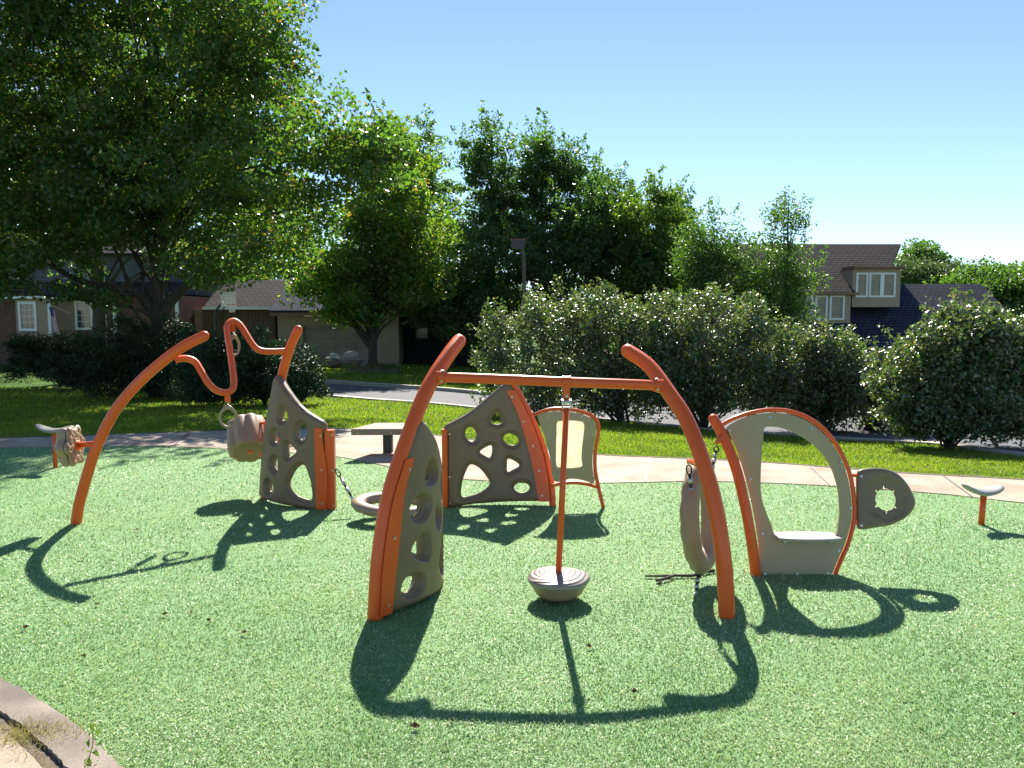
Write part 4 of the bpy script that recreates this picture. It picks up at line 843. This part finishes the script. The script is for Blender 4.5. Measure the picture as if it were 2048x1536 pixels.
# low dark yew hedge in front of the maple
def yew(lab, bpx, bl, ncl, nl, sd_, Y=None):
    b0 = GP(*bpx); t = tree('yew_bush', lab, b0, [B(a, b_, b0[1]-.4, c, d, .9) for a, b_, c, d in bl], int(ncl*1.6), int(nl*1.7), .10, .36, .05, M['yew_leaf'], 'dark evergreen bushes under the maple', k=30, loc_seed=sd_, shell=.2, cat='bush', asp=.28, start=(.05, .3), thin=.008, flat_=-.5, nrm_up=0)
yew('dark evergreen bush at the left end of the low hedge', (120, 775), [(100, 700, 80, 45), (150, 725, 100, 50), (70, 730, 50, 35)], 90, 17000, 71)
yew('dark evergreen bush in the middle of the low hedge under the maple trunk', (300, 795), [(290, 700, 140, 55), (220, 740, 120, 50), (330, 750, 140, 45)], 130, 24000, 72)
yew('dark evergreen bush right end of the low hedge, branch tips sticking out', (530, 808), [(470, 715, 100, 55), (560, 740, 78, 50), (450, 760, 120, 45), (595, 770, 45, 32)], 130, 24000, 73)
# ================================================ buildings
def rot_obj(mb, name, mt, parent): return mb.obj(name, mt, parent)
def window(parent, x0, x1, z0, z1, y, nx=3, nz=4, fr_=.07, mt=None, sill=True, glassm=None):
    wo_ = MB(); wo_.box((x0-fr_, y-.05, z1), (x1+fr_, y, z1+fr_)); wo_.box((x0-fr_, y-.05, z0-fr_), (x1+fr_, y, z0)); wo_.box((x0-fr_, y-.05, z0), (x0, y, z1)); wo_.box((x1, y-.05, z0), (x1+fr_, y, z1))
    for i in range(1, nx): xx = x0+(x1-x0)*i/nx; wo_.box((xx-.012, y-.022, z0), (xx+.012, y-.008, z1))
    for i in range(1, nz): zz_ = z0+(z1-z0)*i/nz; wo_.box((x0, y-.020, zz_-.012), (x1, y-.009, zz_+.012))
    f = wo_.obj('window', mt or M['white'], parent)
    g_ = MB(); g_.box((x0, y-.007, z0), (x1, y-.002, z1)); g_.obj('pane', glassm or M['glass'], f)
    return f
def roof(parent, x0, x1, y0, z0, y1, z1, mt, name='roof', th=.12, eave=True, xe=None):
    b = MB(); xe = x1 if xe is None else xe; b.add([(x0, y0, z0), (xe, y0, z0), (x1, y1, z1), (x0, y1, z1), (x0, y0, z0-th), (xe, y0, z0-th), (x1, y1, z1-th), (x0, y1, z1-th)], [(0, 1, 2, 3), (7, 6, 5, 4), (0, 4, 5, 1), (1, 5, 6, 2), (2, 6, 7, 3), (3, 7, 4, 0)])
    return b.obj(name, mt, parent)
def XZ(px, py, Y): p = D(px, py, Y); return p[0], p[2]
# right house (brown, slate-blue roofs)
Y = 38.; rh = thing('house', 'tan house with stepped brown shingle roofs and dormer windows behind the shrubs', 'house', (D(1700, 650, Y)[0], Y, -1.0))
x0, zr = XZ(1345, 488, Y+4.2); x1, _ = XZ(1802, 488, Y+4.2); xa_, ze = XZ(1345, 586, Y-.4); xb_, _ = XZ(1712, 583, Y-.4)
sl = (zr-ze)/4.6
def zroof(y): return ze+sl*(y-(Y-.4))
xd, zd = XZ(1712, 538, Y-.4)                 # upper dormer left/top
yd = Y-.4+(zd-ze)/sl*.0
roof(rh, x0, xb_, Y-.4, ze, Y+4.2, zr, M['shingle'])
xm1 = XZ(1802, 538, Y-.1)[0]; zdt = XZ(1756, 538, Y-.1)[1]; ydt = Y-.4+(zdt-ze)/sl
roof(rh, xb_+.002, x1, ydt-.25, zroof(ydt-.25), Y+4.2, zr, M['shingle'], xe=xm1+.06)
roof(rh, x0, x1-.3, Y+8.8, ze, Y+4.2, zr-.01, M['shingle'])
b = MB(); b.box((xd, Y-.1, XZ(1712, 614, Y-.1)[1]), (xm1, Y+6, zdt)); b.obj('dormer_wall', M['siding_tan'], rh)
b = MB(); b.box((xd-.05, Y-.35, zdt+.01), (xm1+.08, Y+1.2, zdt+.14)); b.obj('dormer_fascia', M['fascia_brown'], rh)
wn = [(1717, 1734), (1743, 1760), (1766, 1786)]
for a, c in [(1716, 1731), (1742, 1759), (1768, 1786)]:
    xA, zt_ = XZ(a, 549, Y-.1); xB, zb_ = XZ(c, 591, Y-.1); window(rh, xA, xB, zb_, zt_, Y-.1, 1, 1, .09, M['white'], glassm=M['curtain'])
xl, zl = XZ(1560, 586, Y-.3); xr, _ = XZ(1702, 586, Y-.3); zb2 = XZ(1600, 660, Y-.3)[1]
b = MB(); b.box((xl, Y-.3, zb2), (xr, Y+5, XZ(1600, 589, Y-.3)[1])); b.obj('bay_wall', M['siding_tan'], rh)
b = MB(); b.box((xl-.1, Y-.52, XZ(1600, 590, Y-.5)[1]), (xr+.28, Y-.32, XZ(1600, 584.5, Y-.5)[1])); b.obj('gutter', M['fascia_brown'], rh)
for a, c in [(1606, 1621), (1634, 1650), (1663, 1684)]:
    xA, zt_ = XZ(a, 594, Y-.3); xB, zb_ = XZ(c, 636, Y-.3); window(rh, xA, xB, zb_, zt_, Y-.3, 1, 1, .09, M['white'], glassm=M['curtain'])
xq0, zq = XZ(1700, 568, Y+3); xq1, _ = XZ(1962, 568, Y+3); xw0, zw = XZ(1600, 703, Y-2.4)
roof(rh, xw0, xq1, Y-2.4, zw, Y+3, zq, M['shingle_fine'], 'lower_roof')
roof(rh, xw0+4, xq1, Y+8, zw, Y+3.01, zq, M['shingle_fine'], 'lower_roof')
b = MB(); b.box((xw0+.2, Y-2.0, -1.3), (xq1-.3, Y+7, zw-.1)); b.obj('wall', M['siding_tan'], rh)
b = MB(); b.box((x0+.2, Y+.2, -1.3), (xw0+.19, Y+8, ze-.05)); b.obj('side_wall', M['siding_tan'], rh)
xg0, zg = XZ(1715, 712, Y-2.0); xg1, _ = XZ(1760, 712, Y-2.0); window(rh, xg0, xg1, zg-1.0, zg, Y-2.0, 2, 1, .08, M['white'])
bb_ = MB(); bb_.box((x1-1.7, Y+4.0, zr-.02), (x1+.04, Y+4.4, zr+.05)); 
# left brick house
Y = 41.; lh = thing('house', 'red brick house with white bay window under a grey upper storey, far left', 'house', (D(120, 700, Y)[0], Y, -.75))
xL = D(-260, 600, Y)[0]; xR, zt_ = XZ(352, 590, Y); b = MB(); b.box((xL, Y, -1.0), (xR, Y+8, zt_)); b.obj('wall', M['brick'], lh)
b = MB(); xU = D(330, 500, Y)[0]; b.box((xL+1, Y+1.2, zt_+.12), (xU, Y+8, XZ(0, 500, Y)[1])); b.obj('upper_wall', M['siding_grey'], lh)
roof(lh, xL-.3, xR+.4, Y-.7, zt_+.05, Y+1.19, zt_+.75, M['shingle'], 'porch_roof')
zu = XZ(0, 500, Y)[1]; roof(lh, xL+.5, xU+.5, Y+.6, zu-.1, Y+4.6, zu+1.6, M['shingle']); roof(lh, xL+.5, xU+.5, Y+8.5, zu-.1, Y+4.61, zu+1.6, M['shingle'])
xA, zA = XZ(30, 598, Y-.9); xB, zB = XZ(118, 668, Y-.9)
b = MB(); b.add([(xA, Y-.9, zB-.5), (xB-.5, Y-.9, zB-.5), (xB+.4, Y, zB-.5), (xA-.5, Y, zB-.5), (xA, Y-.9, zA), (xB-.5, Y-.9, zA), (xB+.4, Y, zA), (xA-.5, Y, zA)], [(0, 1, 5, 4), (1, 2, 6, 5), (3, 0, 4, 7), (4, 5, 6, 7)]); b.obj('bay_wall', M['siding_tan'], lh)
x_0, z_1 = XZ(41, 608, Y-.9); x_1, z_0 = XZ(70, 657, Y-.9); window(lh, x_0, x_1, z_0, z_1, Y-.9, 3, 4, .13)
b = MB(); b.box((xB-.52, Y-.93, zB-.4), (xB-.36, Y-.77, zA)); b.obj('corner_board', M['white'], lh)
b = MB(); b.box((xA-.55, Y-1.15, zA+.005), (xB+.5, Y-1.0, zA+.15)); b.obj('eave_board', M['white'], lh)
roof(lh, xA-.55, xB+.5, Y-1.14, zA+.2, Y-.02, zA+.75, M['shingle'], 'bay_roof')
x_0, z_1 = XZ(154, 606, Y); x_1, z_0 = XZ(183, 655, Y); window(lh, x_0, x_1, z_0, z_1, Y-.002, 3, 4, .12)
x_0, z_1 = XZ(20, 520, Y+1.2); x_1, z_0 = XZ(36, 556, Y+1.2); window(lh, x_0, x_1, z_0, z_1, Y+1.19, 2, 2, .1)
for px in (229, 354):
    xx, _ = XZ(px, 640, Y-.6); b = MB(); b.box((xx-.07, Y-.62, -.8), (xx+.07, Y-.48, zt_+.03)); b.obj('porch_post', M['white'], lh)
xx, z1_ = XZ(143, 600, Y-.05); 
fl = thing('flag', 'striped flag with blue corner hanging on a short pole beside the bay window', 'flag', (D(108, 620, Y-1)[0], Y-1, D(108, 620, Y-1)[2]))
f0 = D(97, 612, Y-1.2); f1 = D(115, 662, Y-1.2)
cols = [(.55, .06, .08), (.75, .75, .75)]; M['red'] = mat('flag_red', (.35, .06, .08), rough=.8); M['blue'] = mat('flag_blue', (.04, .05, .22), rough=.8); M['flagwhite'] = mat('flag_white', (.6, .6, .62), rough=.8)
b = MB(); b.tube([f0+[.55, .95, -.35], f0+[-.1, 0, .12]], .018, 8); b.obj('flag_pole', M['white'], fl)
nst = 9; V = []; Fr, Fw, Fb = [], [], []
for i in range(nst+1):
    for j in range(9):
        u_ = i/nst; v_ = j/8; V.append(f0+np.array([.02+.34*u_+.34*v_*.45, .06*math.sin(5*u_+2*v_), -.02-1.25*v_-.25*u_*(1-v_*.3)]))
for i in range(nst):
    for j in range(8): (Fb if (j < 3 and i < 6) else (Fr if i % 2 == 0 else Fw)).append((i*9+j, (i+1)*9+j, (i+1)*9+j+1, i*9+j+1))
clo = obj('flag_cloth', V, Fr+Fw+Fb, M['red'], fl); clo.data.materials.append(M['flagwhite']); clo.data.materials.append(M['blue'])
clo.data.polygons.foreach_set('material_index', [0]*len(Fr)+[1]*len(Fw)+[2]*len(Fb))
# brown-sided building with the hoop in front
Y = 43.; gb = thing('garage', 'dark brown vertically sided garage with shingled roof behind the basketball hoop', 'garage', (D(460, 720, Y)[0], Y, -.8))
x0, z0 = XZ(368, 620, Y+.3); x1, _ = XZ(404, 620, Y+.3); b = MB(); b.box((x0, Y+.3, -1), (x1-.01, Y+5, z0)); b.obj('side_wall', M['siding_tan'], gb)
x0, z0 = XZ(404, 612, Y); x1, _ = XZ(549, 612, Y); b = MB(); b.box((x0, Y, -1), (x1, Y+6, z0+.1)); b.obj('wall', M['siding_brown'], gb)
xe0, ze0 = XZ(406, 614, Y-.5); xe1, _ = XZ(551, 622, Y-.5); zr0 = XZ(450, 560, Y+3)[1]
roof(gb, xe0, xe1, Y-.5, ze0, Y+3, zr0, M['shingle']); roof(gb, xe0, xe1, Y+6.5, ze0, Y+3.01, zr0, M['shingle'])
b = MB(); b.box((xe0, Y-.62, ze0-.14), (xe1, Y-.505, ze0+.02)); b.obj('gutter', M['white'], gb)
# big-door garage
Y = GP(660, 727)[1]; gd = thing('garage', 'tan garage with one wide pale door, beside the rock pile', 'garage', (D(670, 720, Y)[0], Y, -.85))
x0, z0 = XZ(555, 632, Y); x1, _ = XZ(797, 632, Y); zg0 = float(gz(x0, Y))
b = MB(); xd0, zd1 = XZ(606, 651, Y); xd1, _ = XZ(742, 651, Y)
b.box((x0, Y, zg0-.3), (xd0, Y+6, z0)); b.box((xd1, Y, zg0-.3), (x1, Y+6, z0)); b.box((xd0, Y, zd1), (xd1, Y+6, z0)); b.obj('wall', M['siding_tan'], gd)
b = MB(); b.box((xd0, Y+.16, zg0), (xd1, Y+.22, zd1)); b.obj('garage_door', M['garage_door'], gd)
b = MB(); b.box((x0-.2, Y-.6, z0), (x1+.3, Y-.45, z0+.2)); b.obj('eave_board', M['fascia_brown'], gd)
roof(gd, x0-.25, x1+.35, Y-.6, z0+.3, Y+4, z0+2.3, M['shingle_fine']); roof(gd, x0-.25, x1+.35, Y+8, z0+.3, Y+4.01, z0+2.3, M['shingle_fine'])
# dark house under the trees
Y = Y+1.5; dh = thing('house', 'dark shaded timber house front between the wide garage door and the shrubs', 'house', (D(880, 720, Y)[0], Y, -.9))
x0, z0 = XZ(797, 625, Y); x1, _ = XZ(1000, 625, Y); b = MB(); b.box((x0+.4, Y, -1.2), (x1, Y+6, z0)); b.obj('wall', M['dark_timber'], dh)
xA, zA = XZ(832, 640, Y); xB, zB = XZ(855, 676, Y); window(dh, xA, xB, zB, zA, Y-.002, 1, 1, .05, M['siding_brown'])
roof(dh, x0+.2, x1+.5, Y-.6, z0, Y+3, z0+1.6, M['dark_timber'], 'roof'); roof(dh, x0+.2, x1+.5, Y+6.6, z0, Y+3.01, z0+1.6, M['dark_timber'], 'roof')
# basketball hoop
Y = 40.5; bh = thing('basketball_hoop', 'basketball hoop with clear backboard on a dark post before the brown garage', 'basketball hoop', (D(430, 720, Y)[0], Y, -.75))
p0 = D(428, 720, Y); p1 = D(430, 632, Y); p2 = D(455, 606, Y); b = MB(); b.tube([(p1[0], Y, -.8), p1, D(431, 622, Y), D(446, 604, Y)], .065, 8); b.tube([p1+[.03, 0, -.3], D(450, 612, Y)], .04, 6); b.obj('post', M['darksteel'], bh)
c = D(457, 598, Y-.25); b = MB(); W_, H_ = .40, .40
for a_, c_ in [((-W_, -.02, -H_), (W_, .02, -H_+.035)), ((-W_, -.02, H_-.035), (W_, .02, H_)), ((-W_, -.02, -H_+.035), (-W_+.035, .02, H_-.035)), ((W_-.035, -.02, -H_+.035), (W_, .02, H_-.035)), ((-.15, -.024, -.24), (.15, -.014, -.21)), ((-.15, -.024, .05), (.15, -.014, .08)), ((-.15, -.024, -.21), (-.12, -.014, .05)), ((.12, -.024, -.21), (.15, -.014, .05))]:
    b.box(c+np.array(a_), c+np.array(c_))
bf = b.obj('backboard', M['white'], bh); b = MB(); b.box(c+[-W_+.035, -.008, -H_+.035], c+[W_-.035, .004, H_-.035])
m_, t_, b__ = nodes('clear_backboard'); b__.inputs['Base Color'].default_value = (.5, .55, .55, 1); b__.inputs['Alpha'].default_value = .35; b__.inputs['Roughness'].default_value = .15; b.obj('board_glass', m_, bf)
rc = c+[.28, -.3, -.30]; k = np.linspace(0, 2*math.pi, 20); b = MB(); b.tube([rc+[.23*math.cos(a_), .23*math.sin(a_), 0] for a_ in k], .014, 6, cap=False); b.obj('rim', OR, bh)
b = MB()
for q in range(12):
    a0 = 2*math.pi*q/12
    for sg in (1, -1): b.tube([rc+[.23*math.cos(a0), .23*math.sin(a0), 0], rc+[.17*math.cos(a0+sg*.4), .17*math.sin(a0+sg*.4), -.2], rc+[.12*math.cos(a0), .12*math.sin(a0), -.4]], .011, 4, cap=False)
b.obj('net', M['white'], bh)
# light pole
Y = 30.; p = D(1046, 610, Y); g0 = float(gz(p[0], Y)); lp_ = thing('light_pole', 'weathered wooden light pole with dark box lamp head above the shrubs', 'light pole', (p[0], Y, g0))
b = MB(); b.tube(smooth_path([(p[0], Y, g0-.1), D(1045, 640, Y), D(1048, 580, Y), D(1047, 520, Y), D(1044, 494, Y)], 4), .075, 10); b.obj('pole', M['bark_grey'], lp_, True)
c = D(1036, 488, Y); b = MB(); b.box(c+[-.27, -.3, -.17], c+[.27, .3, .12]); hd = b.obj('lamp_head', M['darksteel'], lp_); b = MB(); b.box(c+[-.30, -.33, .122], c+[.30, .33, .16]); b.obj('lamp_cap', M['fascia_brown'], hd); b = MB(); b.box(c+[-.2, -.22, -.19], c+[.2, .22, -.172]); b.obj('lamp_lens', M['glass'], hd)
# rocks and round planter
def rock(c, r_, sd_, label, mt, sq=.7):
    rr = np.random.default_rng(sd_); V, Fs = [], []; n, m = 12, 8; ph = rr.uniform(0, 6, 6); am = rr.uniform(.05, .2, 6)
    for i in range(m+1):
        th = math.pi*i/m
        for k in range(n):
            a_ = 2*math.pi*k/n; d = np.array([math.sin(th)*math.cos(a_), math.sin(th)*math.sin(a_), math.cos(th)]); f = 1+sum(am[j]*math.sin((j % 3+1)*(d[j % 3]*2.2)+ph[j]) for j in range(6)); V.append(c+d*f*r_*np.array([1.15, .9, sq]))
    Fs = [(i*n+k, (i+1)*n+k, (i+1)*n+(k+1) % n, i*n+(k+1) % n) for i in range(m) for k in range(n)]
    return tag(obj('rock', V, Fs, mt, None, False, c), label, 'rock', 'rocks of the landscaping pile')
Yr = GP(690, 737)[1]-1.2
for i, (px, py, r_, lab, mk) in enumerate([(660, 728, .36, 'brown squared rock at the lower left of the pile', 'block'), (682, 729, .36, 'brown squared rock low in the middle of the pile', 'block'), (704, 730, .36, 'brown squared rock low on the right of the pile', 'block'), (668, 716, .30, 'pale flat rock on the left shoulder of the pile', 'rock'), (700, 711, .36, 'pale topmost rock of the pile', 'rock'), (714, 720, .30, 'grey slanted rock on the right shoulder of the pile', 'rock'), (724, 731, .34, 'grey rock at the right foot of the pile', 'rock'), (686, 718, .26, 'small pale rock wedged below the topmost one', 'rock')]):
    rock(D(px, py, Yr+(.3 if i > 2 else 0)), r_, 100+i, lab, M[mk], .62)
pr = thing('round_planter', 'low round brick edging ring around the street maple trunk', 'planter', bs)
b = MB(); n = 40; ro, ri, h_ = 1.25, 1.0, .28; V = []
for (r_, z_) in ((ro, -.15), (ro, h_), (ri, h_), (ri, -.15)):
    for k in range(n): a_ = 2*math.pi*k/n; V.append(bs+[r_*math.cos(a_), r_*math.sin(a_), z_])
b.add(V, [(i*n+k, i*n+(k+1) % n, (i+1)*n+(k+1) % n, (i+1)*n+k) for i in range(3) for k in range(n)]); b.obj('edging_ring', M['block'], pr)
P = np.array([bs+[rng.uniform(-1.2, 1.6), rng.uniform(-1.5, -.4), .15+rng.uniform(0, .25)] for _ in range(500)]); V, Fc = leaf_cloud(P, .11); tag(obj('planter_plants', V, Fc, M['lime_leaf'], None), 'scruffy low plants around the foot of the street maple', 'plants', kind='stuff')
# weeds in the paving corner
P = []
for _ in range(260): q = LE+off*.22; i = rng.integers(1, 8); t_ = rng.uniform(); c = q[i-1]*(1-t_)+q[i]*t_+rng.normal(0, .035, 2); P.append([c[0], c[1], .012])
wc = G(60, 1475); P += [[wc[0]+rng.normal(0, .10), wc[1]+rng.normal(0, .05), .012] for _ in range(650)]
V, Fc = blades(np.array(P), .042, .0022, 1.4); M['weed'] = leaf_mat('dry_weed', (.16, .17, .03), (.35, .30, .10), (.4, .33, .2), .35, .6, .3, tcol=(1.5, 1.5, .8)); tag(obj('weeds', V, Fc, M['weed']), 'yellowish dry grass and weeds in the paving joint, near left corner', 'weeds', kind='stuff')
wb = G(175, 1545); b = MB(); sp_ = thing('seedling', 'small leafy seedling sprouting at the stone edging', 'plant', wb)
b.tube(smooth_path([wb, wb+[.01, .0, .06], wb+[.025, 0, .11], wb+[.02, .01, .16]], 3), .0018, 5); b.obj('stem', M['weed'], sp_)
P = np.array([wb+[rng.normal(.015, .022), rng.normal(0, .02), rng.uniform(.02, .17)] for _ in range(26)]); V, Fc = leaf_cloud(P, .028, 0, .45); obj('leaves', V, Fc, M['lime_leaf'], sp_)
